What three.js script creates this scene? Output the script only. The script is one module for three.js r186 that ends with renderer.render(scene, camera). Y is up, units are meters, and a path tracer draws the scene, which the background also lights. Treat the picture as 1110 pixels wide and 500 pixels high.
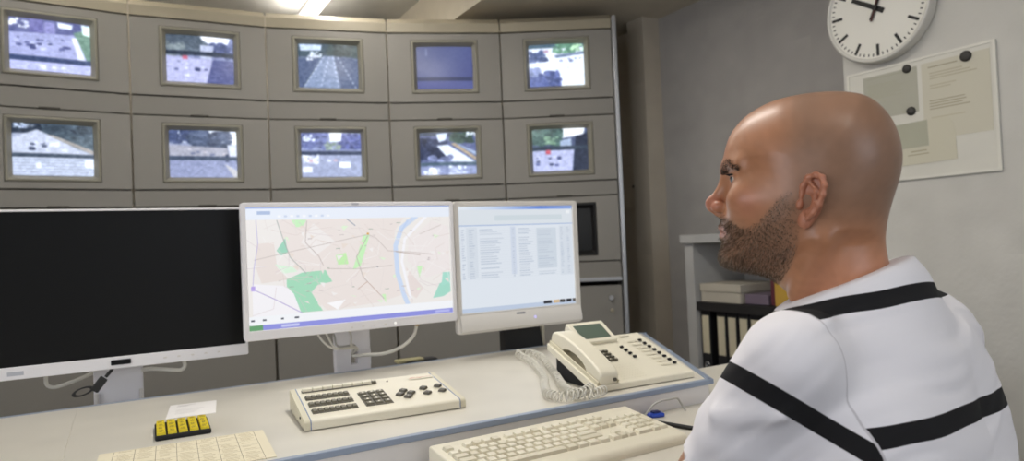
import * as THREE from 'three';
import { mergeGeometries } from 'three/addons/utils/BufferGeometryUtils.js';
import { RoundedBoxGeometry } from 'three/addons/geometries/RoundedBoxGeometry.js';
import { RectAreaLightUniformsLib } from 'three/addons/lights/RectAreaLightUniformsLib.js';

// ---------------------------------------------------------------- camera, sky, lights, exposure
RectAreaLightUniformsLib.init();
const scene = new THREE.Scene();
const camera = new THREE.PerspectiveCamera(2 * Math.atan(250 / 740) * 180 / Math.PI, 1110 / 500, 0.05, 60);
camera.position.set(0, 1.10, 0);
camera.rotation.set(0.019037, 0, -0.042104);
camera.focus = 1.05;
camera.userData.fStop = 4.8;
scene.background = new THREE.Color(0.62, 0.74, 0.95);

const renderer = new THREE.WebGLRenderer({ antialias: true });
renderer.toneMapping = THREE.LinearToneMapping;
renderer.toneMappingExposure = 1.0;
renderer.shadowMap.enabled = true;

const TH = Math.PI / 6, CT = Math.cos(TH), ST = Math.sin(TH);      // the room is turned 30 degrees against the lens
const RW = (X, Y, b) => new THREE.Vector3(X * CT - b * ST, Y, -X * ST - b * CT);   // room axes: X along the desk, b away over the desk
function areaLight(color, intensity, w, h, pos, target) {
  const l = new THREE.RectAreaLight(color, intensity, w, h);
  l.position.copy(pos); l.lookAt(target); scene.add(l); return l;
}
const WINDOW_LIGHT = 2.2, SIDE_LIGHT = 3.3, STRIP_LIGHT = 14, STRIP_GLOW = 3, SCREEN_LIGHT = 0.5;
const WIN = { X0: 0.4, X1: 1.9, Y0: 0.95, Y1: 2.25, b: -2.3 };
areaLight(new THREE.Color(0.86, 0.92, 1.0), WINDOW_LIGHT, WIN.X1 - WIN.X0, WIN.Y1 - WIN.Y0,
  RW((WIN.X0 + WIN.X1) / 2, (WIN.Y0 + WIN.Y1) / 2, WIN.b + 0.03), RW((WIN.X0 + WIN.X1) / 2, (WIN.Y0 + WIN.Y1) / 2, 2));

const SWIN = { b0: -1.7, b1: 1.3, Y0: 0.9, Y1: 2.3, X: -3.1 };                           // the window in the left wall
areaLight(new THREE.Color(0.95, 0.96, 1.0), SIDE_LIGHT, SWIN.b1 - SWIN.b0, SWIN.Y1 - SWIN.Y0, RW(SWIN.X + 0.03, (SWIN.Y0 + SWIN.Y1) / 2, (SWIN.b0 + SWIN.b1) / 2), RW(2, (SWIN.Y0 + SWIN.Y1) / 2, (SWIN.b0 + SWIN.b1) / 2));

// ---------------------------------------------------------------- helpers
let seedState = 7;
const rnd = () => { seedState = (seedState + 0x6d2b79f5) | 0; let t = Math.imul(seedState ^ (seedState >>> 15), 1 | seedState); t = (t + Math.imul(t ^ (t >>> 7), 61 | t)) ^ t; return ((t ^ (t >>> 14)) >>> 0) / 4294967296; };
const rr = (a, b) => a + (b - a) * rnd();
const clamp = (x, a, b) => Math.min(b, Math.max(a, x));
const sst = (a, b, x) => { const t = clamp((x - a) / (b - a), 0, 1); return t * t * (3 - 2 * t); };
const V = (x, y, z) => new THREE.Vector3(x, y, z);
const used = new Map();
function numbered(n) { const k = used.get(n) || 0; used.set(n, k + 1); return k ? n + '_' + String(k).padStart(3, '0') : n; }
function tag(o, label, category, group) { o.userData.label = label; o.userData.category = category; if (group) o.userData.group = group; return o; }
function shade(m) { m.castShadow = m.receiveShadow = true; return m; }
function thing(name, label, category, pos, turn = 0, group) {
  const o = new THREE.Group(); o.name = numbered(name); scene.add(o);
  o.position.copy(pos); o.rotation.y = turn; return tag(o, label, category, group);
}
function part(name, geo, mat, parent, pos, rot) {
  const m = shade(new THREE.Mesh(Array.isArray(geo) ? mergeGeometries(geo.map(plain)) : geo, mat));
  m.name = name; if (pos) m.position.copy(pos); if (rot) m.rotation.set(...rot); parent.add(m); return m;
}
function flatten(g, only) {                                            // hand the pieces of a tilted field to the thing itself
  g.updateMatrix(); for (const c of [...g.children]) if (!only || c.name === only) { c.updateMatrix(); c.applyMatrix4(g.matrix); g.parent.add(c); }
  if (!only) g.parent.remove(g);
}
function single(name, geo, mat, label, category, group, pos, turn = 0) {
  const m = part(numbered(name), geo, mat, scene, pos); m.rotation.y = turn; return tag(m, label, category, group);
}
function struct(name, geo, mat) { const m = part(name, geo, mat, scene); m.rotation.y = TH; m.userData.kind = 'structure'; return m; }
function plain(g) { const q = g.index ? g.toNonIndexed() : g; for (const k of Object.keys(q.attributes)) if (!['position', 'normal', 'uv'].includes(k)) q.deleteAttribute(k); return q; }
// box between corners, uv in metres
function bx(x0, x1, y0, y1, z0, z1) {
  const g = new THREE.BoxGeometry(x1 - x0, y1 - y0, z1 - z0); g.translate((x0 + x1) / 2, (y0 + y1) / 2, (z0 + z1) / 2); return metreUV(g);
}
function rbx(x0, x1, y0, y1, z0, z1, r = 0.003, seg = 2) {
  const g = new RoundedBoxGeometry(x1 - x0, y1 - y0, z1 - z0, seg, r); g.translate((x0 + x1) / 2, (y0 + y1) / 2, (z0 + z1) / 2); return metreUV(g);
}
function metreUV(g) {
  const p = g.attributes.position, n = g.attributes.normal, uv = new Float32Array(p.count * 2);
  for (let i = 0; i < p.count; i++) {
    const ax = Math.abs(n.getX(i)), ay = Math.abs(n.getY(i)), az = Math.abs(n.getZ(i)), x = p.getX(i), y = p.getY(i), z = p.getZ(i);
    if (ay >= ax && ay >= az) { uv[2 * i] = x; uv[2 * i + 1] = z; } else if (ax >= az) { uv[2 * i] = z; uv[2 * i + 1] = y; } else { uv[2 * i] = x; uv[2 * i + 1] = y; }
  }
  g.setAttribute('uv', new THREE.BufferAttribute(uv, 2)); return g;
}
const rb = (X0, X1, Y0, Y1, b0, b1) => bx(X0, X1, Y0, Y1, -b1, -b0);           // a box in room axes
// frame made of rectangular loops joined by bevels: loops of [width, height, z, corner radius]
function loops(list, capFront, capBack) {
  const N = 5, ring = ([w, h, z, r]) => {
    const a = []; r = Math.max(r || 0.0002, 0.0002);
    [[1, 1], [-1, 1], [-1, -1], [1, -1]].forEach(([sx, sy], k) => { for (let i = 0; i <= N; i++) { const t = (k + i / N) * Math.PI / 2; a.push(V(sx * (w / 2 - r) + r * Math.cos(t), sy * (h / 2 - r) + r * Math.sin(t), z)); } });
    return a;
  };
  const R = list.map(ring), pos = [], tri = (a, b, c) => pos.push(a.x, a.y, a.z, b.x, b.y, b.z, c.x, c.y, c.z);
  for (let k = 0; k + 1 < R.length; k++) for (let i = 0, n = R[k].length; i < n; i++) { const j = (i + 1) % n, a = R[k][i], b = R[k][j], c = R[k + 1][j], d = R[k + 1][i]; tri(a, b, c); tri(a, c, d); }
  const cap = (r, flip) => { const c = V(0, 0, r[0].z); for (let i = 0; i < r.length; i++) { const j = (i + 1) % r.length; flip ? tri(c, r[j], r[i]) : tri(c, r[i], r[j]); } };
  if (capFront) cap(R[R.length - 1], false); if (capBack) cap(R[0], true);
  const g = new THREE.BufferGeometry(); g.setAttribute('position', new THREE.Float32BufferAttribute(pos, 3)); g.computeVertexNormals(); return metreUV(g);
}
// a plate with holes, bevelled; z from 0 to depth
function plate(w, h, depth, holes = [], bevel = 0.002, r = 0.002) {
  const s = new THREE.Shape(), rectPath = (p, x0, y0, x1, y1) => { p.moveTo(x0, y0); p.lineTo(x1, y0); p.lineTo(x1, y1); p.lineTo(x0, y1); p.closePath(); };
  rectPath(s, -w / 2 + bevel, -h / 2 + bevel, w / 2 - bevel, h / 2 - bevel);
  for (const [cx, cy, hw, hh] of holes) { const q = new THREE.Path(); const e = bevel; q.moveTo(cx - hw / 2 - e, cy - hh / 2 - e); q.lineTo(cx - hw / 2 - e, cy + hh / 2 + e); q.lineTo(cx + hw / 2 + e, cy + hh / 2 + e); q.lineTo(cx + hw / 2 + e, cy - hh / 2 - e); q.closePath(); s.holes.push(q); }
  const g = new THREE.ExtrudeGeometry(s, { depth: depth - 2 * bevel, bevelEnabled: true, bevelThickness: bevel, bevelSize: bevel, bevelSegments: 1 }); g.translate(0, 0, bevel); return g;
}
function tube(points, r, seg = 40, rad = 8, closed = false) { return new THREE.TubeGeometry(new THREE.CatmullRomCurve3(points, closed), seg, r, rad, closed); }
function cyl(r0, r1, h, n = 24) { return new THREE.CylinderGeometry(r0, r1, h, n); }
// a keycap: tapered block with a bevelled, slightly narrower top; base at y = 0
function keycap(w, d, h, taper = 0.72, bev = 0.12) {
  const lv = [[1, 0], [taper + (1 - taper) * 0.25, 1 - bev], [taper, 1]], P = lv.map(([k, y]) => [[-1, 1], [1, 1], [1, -1], [-1, -1]].map(([x, z]) => [x * w / 2 * (w > d ? 1 - (1 - k) * d / w : k), y * h, z * d / 2 * k]));
  const pos = []; const q = (a, b, c, e) => pos.push(...a, ...b, ...c, ...a, ...c, ...e);
  for (let l = 0; l < 2; l++) for (let i = 0; i < 4; i++) { const j = (i + 1) % 4; q(P[l][i], P[l][j], P[l + 1][j], P[l + 1][i]); }
  q(P[2][0], P[2][1], P[2][2], P[2][3]);
  const g = new THREE.BufferGeometry(); g.setAttribute('position', new THREE.Float32BufferAttribute(pos, 3)); g.computeVertexNormals(); return metreUV(g);
}
// ---------------------------------------------------------------- textures and materials
function canvas(w, h, draw, srgb = true) {
  const c = document.createElement('canvas'); c.width = w; c.height = h; draw(c.getContext('2d'), w, h);
  const t = new THREE.CanvasTexture(c); if (srgb) t.colorSpace = THREE.SRGBColorSpace; t.anisotropy = 8; return t;
}
function noise2(x, y, s) { const h = (i, j) => { let t = Math.imul(i * 374761393 + j * 668265263 + s * 1442695041, 1274126177); t = (t ^ (t >>> 13)) * 1103515245; return ((t ^ (t >>> 16)) >>> 0) / 4294967296; }; const xi = Math.floor(x), yi = Math.floor(y), fx = x - xi, fy = y - yi, u = fx * fx * (3 - 2 * fx), v = fy * fy * (3 - 2 * fy); return (h(xi, yi) * (1 - u) + h(xi + 1, yi) * u) * (1 - v) + (h(xi, yi + 1) * (1 - u) + h(xi + 1, yi + 1) * u) * v; }
function grain(size, f) {
  const d = new Uint8Array(size * size * 4);
  for (let y = 0; y < size; y++) for (let x = 0; x < size; x++) { const v = clamp(f(x, y) * 255, 0, 255), i = (y * size + x) * 4; d[i] = d[i + 1] = d[i + 2] = v; d[i + 3] = 255; }
  const t = new THREE.DataTexture(d, size, size); t.wrapS = t.wrapT = THREE.RepeatWrapping; t.magFilter = THREE.LinearFilter; t.minFilter = THREE.LinearMipmapLinearFilter; t.generateMipmaps = true; t.needsUpdate = true; return t;
}
const wrapN = (x, y, n, s, cells) => { const m = (v) => ((v % cells) + cells) % cells; const xx = x / n * cells, yy = y / n * cells; const a = noise2(xx, yy, s), bl = sst(0.85, 1, xx / cells), bm = sst(0.85, 1, yy / cells); return (a * (1 - bl) + noise2(xx - cells, yy, s) * bl) * (1 - bm) + (noise2(xx, yy - cells, s) * (1 - bl) + noise2(m(xx - cells), yy - cells, s) * bl) * bm; };
const plasterTex = grain(256, (x, y) => 0.5 * wrapN(x, y, 256, 3, 40) + 0.3 * wrapN(x, y, 256, 4, 90) + 0.2 * wrapN(x, y, 256, 5, 9)); plasterTex.repeat.set(1.6, 1.6);
const fineTex = grain(128, (x, y) => 0.6 * wrapN(x, y, 128, 8, 60) + 0.4 * wrapN(x, y, 128, 9, 25)); fineTex.repeat.set(9, 9);
const smudgeTex = grain(256, (x, y) => 0.82 + 0.18 * (0.6 * wrapN(x, y, 256, 11, 6) + 0.4 * wrapN(x, y, 256, 12, 17)));
const weaveTex = grain(64, (x, y) => 0.5 + 0.25 * Math.sin(x * Math.PI / 4) * (y % 8 < 4 ? 1 : -1) + 0.25 * Math.sin(y * Math.PI / 4)); weaveTex.repeat.set(60, 60);
const S3 = (hex) => new THREE.Color(hex);
function mat(hex, rough = 0.6, o = {}) { return new THREE.MeshStandardMaterial({ color: S3(hex), roughness: rough, ...o }); }
const paint = (hex, rough = 0.85) => mat(hex, rough, { bumpMap: plasterTex, bumpScale: 0.0012, map: smudgeTex });
const plastic = (hex, rough = 0.5) => mat(hex, rough, { bumpMap: fineTex, bumpScale: 0.00015 });
const M = {
  wallGrey: paint('#aeaaa6'), wallWhite: paint('#d0cdc6'), wallBeige: paint('#c6bcac'), ceil: paint('#eeece6'), soffit: paint('#d8cfbd'),
  floor: mat('#6b6a68', 0.6, { map: smudgeTex, bumpMap: fineTex, bumpScale: 0.0004 }),
  rack: plastic('#8d8982', 0.5), rackStrip: plastic('#88847d', 0.5), rackTop: plastic('#a39a86', 0.38), rackDark: mat('#2a2724', 0.8), rackPost: mat('#b9babd', 0.35, { metalness: 0.6 }), crtFrame: plastic('#8f8b7c', 0.45), crtCase: mat('#3a3836', 0.7),
  deadScreen: mat('#0c0d0f', 0.5), latch: mat('#3b372f', 0.6), chrome: mat('#cfcfd0', 0.25, { metalness: 0.9 }),
  desk: mat('#dcd7cb', 0.42, { map: smudgeTex, bumpMap: fineTex, bumpScale: 0.0001 }), trim: mat('#8b98ad', 0.38), riser: mat('#d9d6d6', 0.22), deskBody: mat('#a7a39b', 0.6), 
  white: plastic('#e9e7ea', 0.4), whiteGrey: plastic('#d8d4cf', 0.42), blackGloss: new THREE.MeshPhysicalMaterial({ color: S3('#0b0c0e'), roughness: 0.45, specularIntensity: 0.45 }), black: plastic('#131314', 0.55), blackMatte: mat('#17171a', 0.8),
  cream: plastic('#e6e0cd', 0.42), creamDark: plastic('#d9d2bd', 0.45), creamSide: plastic('#d7d0b8', 0.5), keyDark: plastic('#5a564b', 0.5), keyOlive: plastic('#6c6756', 0.5), blueLine: mat('#5a77a8', 0.5), lcd: mat('#5f6d62', 0.25),
  yellowKey: null, cable: mat('#d9d6cc', 0.5), cableGrey: mat('#a9a7a2', 0.5), cableBlack: mat('#1c1c1d', 0.5), ochre: mat('#b58a2c', 0.5), paper: mat('#efece6', 0.9), blueToy: mat('#2c4fc0', 0.3),
  shelf: mat('#b9b8b6', 0.55, { map: smudgeTex }), shelfBlack: mat('#1d1b1b', 0.6), box: mat('#b7b0a2', 0.7), binder: mat('#19191b', 0.6), label: mat('#c9c0a6', 0.85), maroon: mat('#5f2833', 0.7), mauve: mat('#6e6170', 0.7), yellowBox: mat('#b9933a', 0.7),
  glass: new THREE.MeshPhysicalMaterial({ color: 0xffffff, transmission: 1, roughness: 0.02, thickness: 0, ior: 1.5 }),
  clockFace: mat('#e4e1d8', 0.5), clockRim: mat('#cfccc4', 0.35), blackPaint: mat('#171614', 0.6), redBrown: mat('#4a1f18', 0.55), 
  plasticSleeve: new THREE.MeshPhysicalMaterial({ color: S3('#dcd9cf'), roughness: 0.3, clearcoat: 0.4 }), sheet: mat('#c4bfae', 0.85), greySheet: mat('#b3b1a0', 0.85), magnet: mat('#2a2723', 0.5), 
  trousers: mat('#23262e', 0.9), shoe: mat('#1a1715', 0.5), chairFabric: mat('#2a2c31', 0.95, { bumpMap: weaveTex, bumpScale: 0.0004 }), chairPlastic: mat('#1b1b1c', 0.5),
};

// ---------------------------------------------------------------- the room
struct('floor', [rb(-3.4, 2.95, -0.12, 0, -2.6, 4.75)], M.floor);
struct('ceiling', [rb(-3.4, 2.95, 2.65, 2.77, -2.6, 4.75)], M.ceil);
struct('ceiling_soffit', [rb(1.68, 2.95, 2.38, 2.65, -2.45, 4.6)], M.soffit);
struct('wall_right', [rb(2.78, 2.95, 0, 2.38, 1.5, 3.0)], M.wallGrey);
struct('wall_right_recess', [rb(2.78, 2.95, 0, 2.38, 3.0, 4.6)], M.wallBeige);
struct('wall_pillar', [rb(2.655, 2.78, 0, 2.38, 2.995, 3.13)], M.wallBeige);
struct('wall_near', [rb(2.46, 2.95, 0, 2.38, -2.45, 1.632)], M.wallWhite);
struct('wall_back', [rb(-3.4, 2.95, 0, 2.65, 4.6, 4.75)], M.wallBeige);
struct('wall_left', [rb(-3.4, -3.25, 0, 2.65, -2.45, SWIN.b0), rb(-3.4, -3.25, 0, 2.65, SWIN.b1, 4.6), rb(-3.4, -3.25, 0, SWIN.Y0, SWIN.b0, SWIN.b1), rb(-3.4, -3.25, SWIN.Y1, 2.65, SWIN.b0, SWIN.b1)], M.wallBeige);
struct('wall_rear', [rb(-3.4, WIN.X0, 0, 2.65, -2.6, -2.45), rb(WIN.X1, 2.46, 0, 2.65, -2.6, -2.45), rb(WIN.X0, WIN.X1, 0, WIN.Y0, -2.6, -2.45), rb(WIN.X0, WIN.X1, WIN.Y1, 2.65, -2.6, -2.45)], M.wallWhite);
function windowIn(name, a0, a1, y0, y1, box, sill) {                 // frame, middle post, two panes and a sill; box(along0, along1, y0, y1, depth0, depth1)
  const m = (a0 + a1) / 2, w = struct(name, [box(a0, a1, y0, y0 + 0.05, 0.02, 0.09), box(a0, a1, y1 - 0.05, y1, 0.02, 0.09), box(a0, a0 + 0.05, y0, y1, 0.02, 0.09), box(a1 - 0.05, a1, y0, y1, 0.02, 0.09), box(m - 0.03, m + 0.03, y0, y1, 0.02, 0.09)], M.white);
  part('pane', box(a0 + 0.05, m - 0.03, y0 + 0.05, y1 - 0.05, 0.05, 0.054), M.glass, w); part('pane', box(m + 0.03, a1 - 0.05, y0 + 0.05, y1 - 0.05, 0.05, 0.054), M.glass, w);
  part('window_sill', box(a0 - 0.05, a1 + 0.05, y0 - 0.03, y0, -0.12, 0.02), M.white, w);
}
windowIn('window_1', WIN.X0, WIN.X1, WIN.Y0, WIN.Y1, (a0, a1, y0, y1, d0, d1) => rb(a0, a1, y0, y1, -2.45 - d1, -2.45 - d0));
windowIn('window_2', SWIN.b0, SWIN.b1, SWIN.Y0, SWIN.Y1, (a0, a1, y0, y1, d0, d1) => rb(-3.25 - d1, -3.25 - d0, y0, y1, a0, a1));
{ // access panel in the recess behind the video wall
  const a = thing('access_panel', 'beige flush access panel in the shaded wall beside the video wall', 'panel', RW(2.775, 1.42, 3.42), TH - Math.PI / 2);
  part('panel_frame', loops([[0.42, 0.3, -0.005, 0.004], [0.42, 0.3, 0.004, 0.004], [0.40, 0.28, 0.004, 0.003], [0.40, 0.28, -0.003, 0.003]]), M.wallBeige, a);
  part('panel_door', plate(0.394, 0.274, 0.006), M.wallBeige, a); part('lock', cyl(0.008, 0.008, 0.006), M.latch, a, V(0.15, 0, 0.008), [Math.PI / 2, 0, 0]);
}
// ceiling strip lights: housing, louvres, tube and the light of the same size
const stripGlow = new THREE.MeshStandardMaterial({ color: 0xffffff, emissive: new THREE.Color(1.0, 0.97, 0.9), emissiveIntensity: STRIP_GLOW, roughness: 0.5 });
function stripLight(X, b0, b1, label, strength = 1, up = 0.5) {
  const L = b1 - b0, t = thing('strip_light', label, 'ceiling light', RW(X, 2.46, (b0 + b1) / 2), TH);
  part('housing', [bx(-0.05, 0.05, 0.034, 0.05, -L / 2, L / 2), bx(-0.05, 0.05, 0, 0.05, -L / 2 - 0.008, -L / 2), bx(-0.05, 0.05, 0, 0.05, L / 2, L / 2 + 0.008)], M.white, t);
  for (const x of [-0.026, 0.026]) part('lamp_tube', new THREE.CylinderGeometry(0.013, 0.013, L - 0.06, 12).rotateX(Math.PI / 2), stripGlow, t, V(x, 0.018, 0));
  part('upper_diffuser', bx(-0.04, 0.04, 0.05, 0.056, -L / 2 + 0.03, L / 2 - 0.03), stripGlow, t);
  for (const z of [-L * 0.35, L * 0.35]) part('hanger', cyl(0.003, 0.003, 0.136, 8), M.chrome, t, V(0, 0.122, z));
  areaLight(new THREE.Color(1.0, 0.95, 0.87), STRIP_LIGHT * strength, 0.1, L - 0.06, RW(X, 2.457, (b0 + b1) / 2), RW(X, 0, (b0 + b1) / 2)).rotation.set(-Math.PI / 2, 0, TH, 'XYZ');
  areaLight(new THREE.Color(1.0, 0.95, 0.87), STRIP_LIGHT * up, 0.08, L - 0.06, RW(X, 2.519, (b0 + b1) / 2), RW(X, 5, (b0 + b1) / 2)).rotation.set(Math.PI / 2, 0, -TH, 'XYZ');
}
stripLight(1.0, 2.5, 4.4, 'white strip light hanging over the middle of the video wall', 0.6, 0.65);
stripLight(-0.3, 2.7, 4.4, 'white strip light hanging over the left end of the video wall', 0.05, 1.6);
stripLight(0.75, 1.0, 2.2, 'white strip light hanging over the control desk', 3.3, 0.2);
stripLight(0.55, -1.1, 0.1, 'white strip light hanging behind the operator', 0.8, 0.2);
stripLight(-1.4, 1.0, 2.8, 'white strip light hanging at the left of the room', 0.15);
// ---------------------------------------------------------------- the video wall: five cabinets in an arc
const HA = 2.2327, HB = 1.862, HC = 1.771, HD = 1.4185, HE = 1.3387, HF = 0.986, HG = 0.8915;
const ARC = [[-2.23, -2.8], [-1.732, -3.136], [-1.19, -3.393], [-0.616, -3.565], [-0.022, -3.649], [0.578, -3.643]];
const CRTW = 0.35, CRTH = 0.28, CY1 = HA - 0.041 - 0.139, CY2 = HC - 0.038 - 0.139, CY3 = HE - 0.04 - 0.139;
const cabinetNames = ['leftmost beige video wall cabinet, cut by the edge of the picture', 'second beige video wall cabinet from the left, behind the black monitor', 'middle beige video wall cabinet of five, behind the map monitor', 'fourth beige video wall cabinet from the left, with the plain blue screen at its top', 'rightmost beige video wall cabinet, closed by a silver post and holding the dark screen'];
function roadPicture(i) {
  return canvas(192, 144, (c, w, h) => {
    seedState = 100 + i * 17;
    const blob = (x, y, r, col, n = 8) => { c.fillStyle = col; for (let k = 0; k < n * 5; k++) { const t = new THREE.Color(col).multiplyScalar(rr(0.6, 1.6)); c.fillStyle = '#' + t.getHexString(); c.beginPath(); c.ellipse((x + rr(-r, r) * 0.95) * w, (y + rr(-r, r) * 0.62) * h, rr(0.1, 0.32) * r * w, rr(0.1, 0.3) * r * h, 0, 0, 7); c.fill(); } };
    const poly = (p, col) => { c.fillStyle = col; c.beginPath(); p.forEach(([x, y], k) => k ? c.lineTo(x * w, y * h) : c.moveTo(x * w, y * h)); c.fill(); };
    const cars = (n, x0, x1, y0, y1, cols) => { for (let k = 0; k < n; k++) { const y = rr(y0, y1), s = 0.03 + 0.05 * (y - y0) / (y1 - y0 + 0.01); c.fillStyle = cols[k % cols.length]; c.fillRect(rr(x0, x1) * w, y * h, s * w, s * h * 0.7); } };
    const bar = (y, t, col) => { c.fillStyle = col; c.fillRect(0, y * h, w, t * h); };
    c.filter = 'blur(1.8px)';
    const bg = (col) => { c.fillStyle = col; c.fillRect(0, 0, w, h); };
    if (i === 0) { bg('#8f90cf'); bar(0, 0.3, '#5a5c9a'); blob(0.12, 0.12, 0.12, '#dfe3ff', 4); poly([[0.25, 0], [0.42, 0], [0.42, 0.28], [0.25, 0.28]], '#6b64b5'); poly([[0.42, 0.05], [0.56, 0.05], [0.56, 0.28], [0.42, 0.28]], '#8c86d0'); poly([[0.58, 0.03], [0.78, 0.05], [0.76, 0.15], [0.6, 0.14]], '#e9eeff'); poly([[0, 0.3], [0.8, 0.25], [0.9, 0.72], [0, 0.72]], '#a5a7e0'); poly([[0.78, 0.2], [1, 0.1], [1, 0.75], [0.95, 0.75]], '#6d9a76'); poly([[0.76, 0.3], [0.82, 0.3], [0.94, 0.76], [0.84, 0.76]], '#eceeff'); poly([[0.88, 0.02], [1, 0.04], [1, 0.25], [0.9, 0.22]], '#e6ffee'); cars(22, 0.02, 0.7, 0.35, 0.55, ['#4a4c8c', '#d5d8ff', '#3f4280']); bar(0.72, 0.1, '#2f3f6e'); bar(0.82, 0.18, '#b9bbf0'); cars(5, 0.1, 0.8, 0.86, 0.9, ['#eef']); }
    if (i === 1) { bg('#7f86b8'); blob(0.25, 0.15, 0.35, '#4e5a63', 14); blob(0.1, 0.3, 0.2, '#76817f', 8); poly([[0.5, 0], [0.95, 0.02], [0.9, 0.17], [0.66, 0.2], [0.52, 0.08]], '#fbfcff'); blob(0.85, 0.3, 0.22, '#4c5586', 10); poly([[0.5, 0.2], [0.7, 0.2], [0.66, 0.5], [0.5, 0.5]], '#b8bedc'); poly([[0, 0.46], [0.7, 0.5], [0.6, 1], [0, 1]], '#b5b3e2'); poly([[0.68, 0.5], [1, 0.5], [1, 1], [0.58, 1]], '#474b8f'); cars(8, 0.1, 0.6, 0.5, 0.9, ['#e4e6ff', '#5558a0']); c.fillStyle = '#f0506a'; c.fillRect(0.24 * w, 0.44 * h, 14, 11); c.fillStyle = '#34386e'; c.fillRect(0.42 * w, 0.68 * h, 14, 10); bar(0.34, 0.09, '#26303f'); }
    if (i === 2) { bg('#5f6c84'); bar(0, 0.3, '#3b4f55'); poly([[0.03, 0.03], [0.4, 0.03], [0.38, 0.16], [0.05, 0.17]], '#c9dcf6'); blob(0.75, 0.12, 0.25, '#2f4038', 12); blob(0.3, 0.25, 0.1, '#cfdcf0', 3); poly([[0.42, 0.28], [0.6, 0.28], [0.72, 1], [0.08, 1]], '#7e8fb4'); poly([[0.0, 0.35], [0.38, 0.33], [0.05, 1], [0, 1]], '#4d5b80'); poly([[0.6, 0.28], [1, 0.32], [1, 1], [0.7, 1]], '#4f5d82'); c.strokeStyle = '#e8f0ff'; c.lineWidth = 2.5; c.setLineDash([7, 8]); for (const [x0, x1] of [[0.43, 0.08], [0.52, 0.36], [0.58, 0.66], [0.66, 0.96]]) { c.beginPath(); c.moveTo(x0 * w, 0.3 * h); c.lineTo(x1 * w, h); c.stroke(); } c.setLineDash([]); blob(0.24, 0.32, 0.08, '#e7ecff', 4); }
    if (i === 3) { const g = c.createLinearGradient(0, 0, w, h); g.addColorStop(0, '#5e649c'); g.addColorStop(0.5, '#6167a8'); g.addColorStop(1, '#4c50a0'); c.fillStyle = g; c.fillRect(0, 0, w, h); bar(0.72, 0.09, '#353a6a'); bar(0.81, 0.19, '#585cae'); c.fillStyle = '#8d93c8'; c.fillRect(0.17 * w, 0.06 * h, 5, 24); }
    if (i === 4) { bg('#e9efff'); blob(0.12, 0.3, 0.2, '#4a5a8c', 8); blob(0.25, 0.85, 0.28, '#4d5a9e', 16); blob(0.05, 0.65, 0.15, '#7f8cc4', 8); bar(0, 0.1, '#44626e'); blob(0.65, 0.1, 0.2, '#5f9a6a', 9); blob(0.9, 0.12, 0.12, '#a9e29a', 5); poly([[0.45, 0.28], [1, 0.2], [1, 0.26], [0.5, 0.34]], '#6b7fa0'); cars(6, 0.5, 0.9, 0.32, 0.42, ['#7d86b6']); c.fillStyle = '#c1839a'; c.fillRect(0.28 * w, 0.15 * h, 16, 8); }
    if (i === 5) { bg('#a2aac4'); bar(0, 0.2, '#26303c'); blob(0.1, 0.06, 0.09, '#b8c8f4', 3); blob(0.24, 0.06, 0.04, '#dfe8ff', 2); blob(0.7, 0.16, 0.35, '#3e4f58', 16); blob(0.85, 0.35, 0.2, '#4b5c62', 10); poly([[0, 0.3], [0.3, 0.12], [1, 0.6], [1, 0.62], [0, 0.6]], '#c3c9dd'); poly([[0.42, 0.22], [0.5, 0.22], [1, 0.5], [1, 0.58]], '#b0a08c'); cars(12, 0.1, 0.6, 0.25, 0.5, ['#3e4660', '#dfe5ff']); c.fillStyle = '#f2f6ff'; c.fillRect(0.45 * w, 0.37 * h, 22, 9); bar(0.57, 0.08, '#3b4753'); bar(0.65, 0.35, '#b9c2d8'); for (let k = 0; k < 12; k++) { c.fillStyle = k % 2 ? '#97a1bd' : '#cfd6ea'; c.fillRect(0, (0.66 + k * 0.028) * h, w, 2); } c.fillStyle = '#eef3ff'; c.fillRect(0.88 * w, 0.68 * h, 22, 22); c.fillRect(0.28 * w, 0.74 * h, 12, 16); }
    if (i === 6) { bg('#8d95b8'); poly([[0, 0], [1, 0.02], [1, 0.3], [0, 0.25]], '#f4f8ff'); blob(0.2, 0.12, 0.22, '#3d4872', 14); blob(0.6, 0.25, 0.3, '#46526e', 14); poly([[0, 0.32], [1, 0.38], [1, 0.55], [0, 0.55]], '#a8a3ae'); cars(9, 0.05, 0.95, 0.38, 0.5, ['#cfc3c8', '#6a6f92']); poly([[0, 0.62], [1, 0.6], [1, 1], [0, 1]], '#8f94bd'); poly([[0.85, 0.3], [1, 0.3], [1, 0.6], [0.9, 0.6]], '#d8dcec'); c.fillStyle = '#3b4060'; c.fillRect(0.82 * w, 0.5 * h, 10, 24); bar(0.55, 0.08, '#3c485c'); poly([[0.8, 0.7], [1, 0.85], [1, 1], [0.95, 1]], '#c9c2be'); }
    if (i === 7) { bg('#8790c0'); blob(0.2, 0.18, 0.25, '#5c63a0', 12); blob(0.85, 0.2, 0.25, '#4c54a0', 12); poly([[0.46, 0], [0.68, 0], [0.66, 0.2], [0.48, 0.22]], '#f2f6ff'); blob(0.14, 0.12, 0.1, '#c8d0f4', 4); blob(0.52, 0.3, 0.12, '#8ba080', 5); bar(0.42, 0.09, '#333c55'); poly([[0, 0.51], [1, 0.51], [1, 1], [0, 1]], '#9ea5c8'); blob(0.15, 0.6, 0.14, '#e6ecff', 6); c.fillStyle = '#f6f9ff'; c.fillRect(0.62 * w, 0.66 * h, 36, 18); c.fillRect(0.02 * w, 0.76 * h, 30, 18); cars(8, 0.05, 0.9, 0.55, 0.62, ['#d9a8b0', '#f0f4ff', '#5d648c']); }
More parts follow.
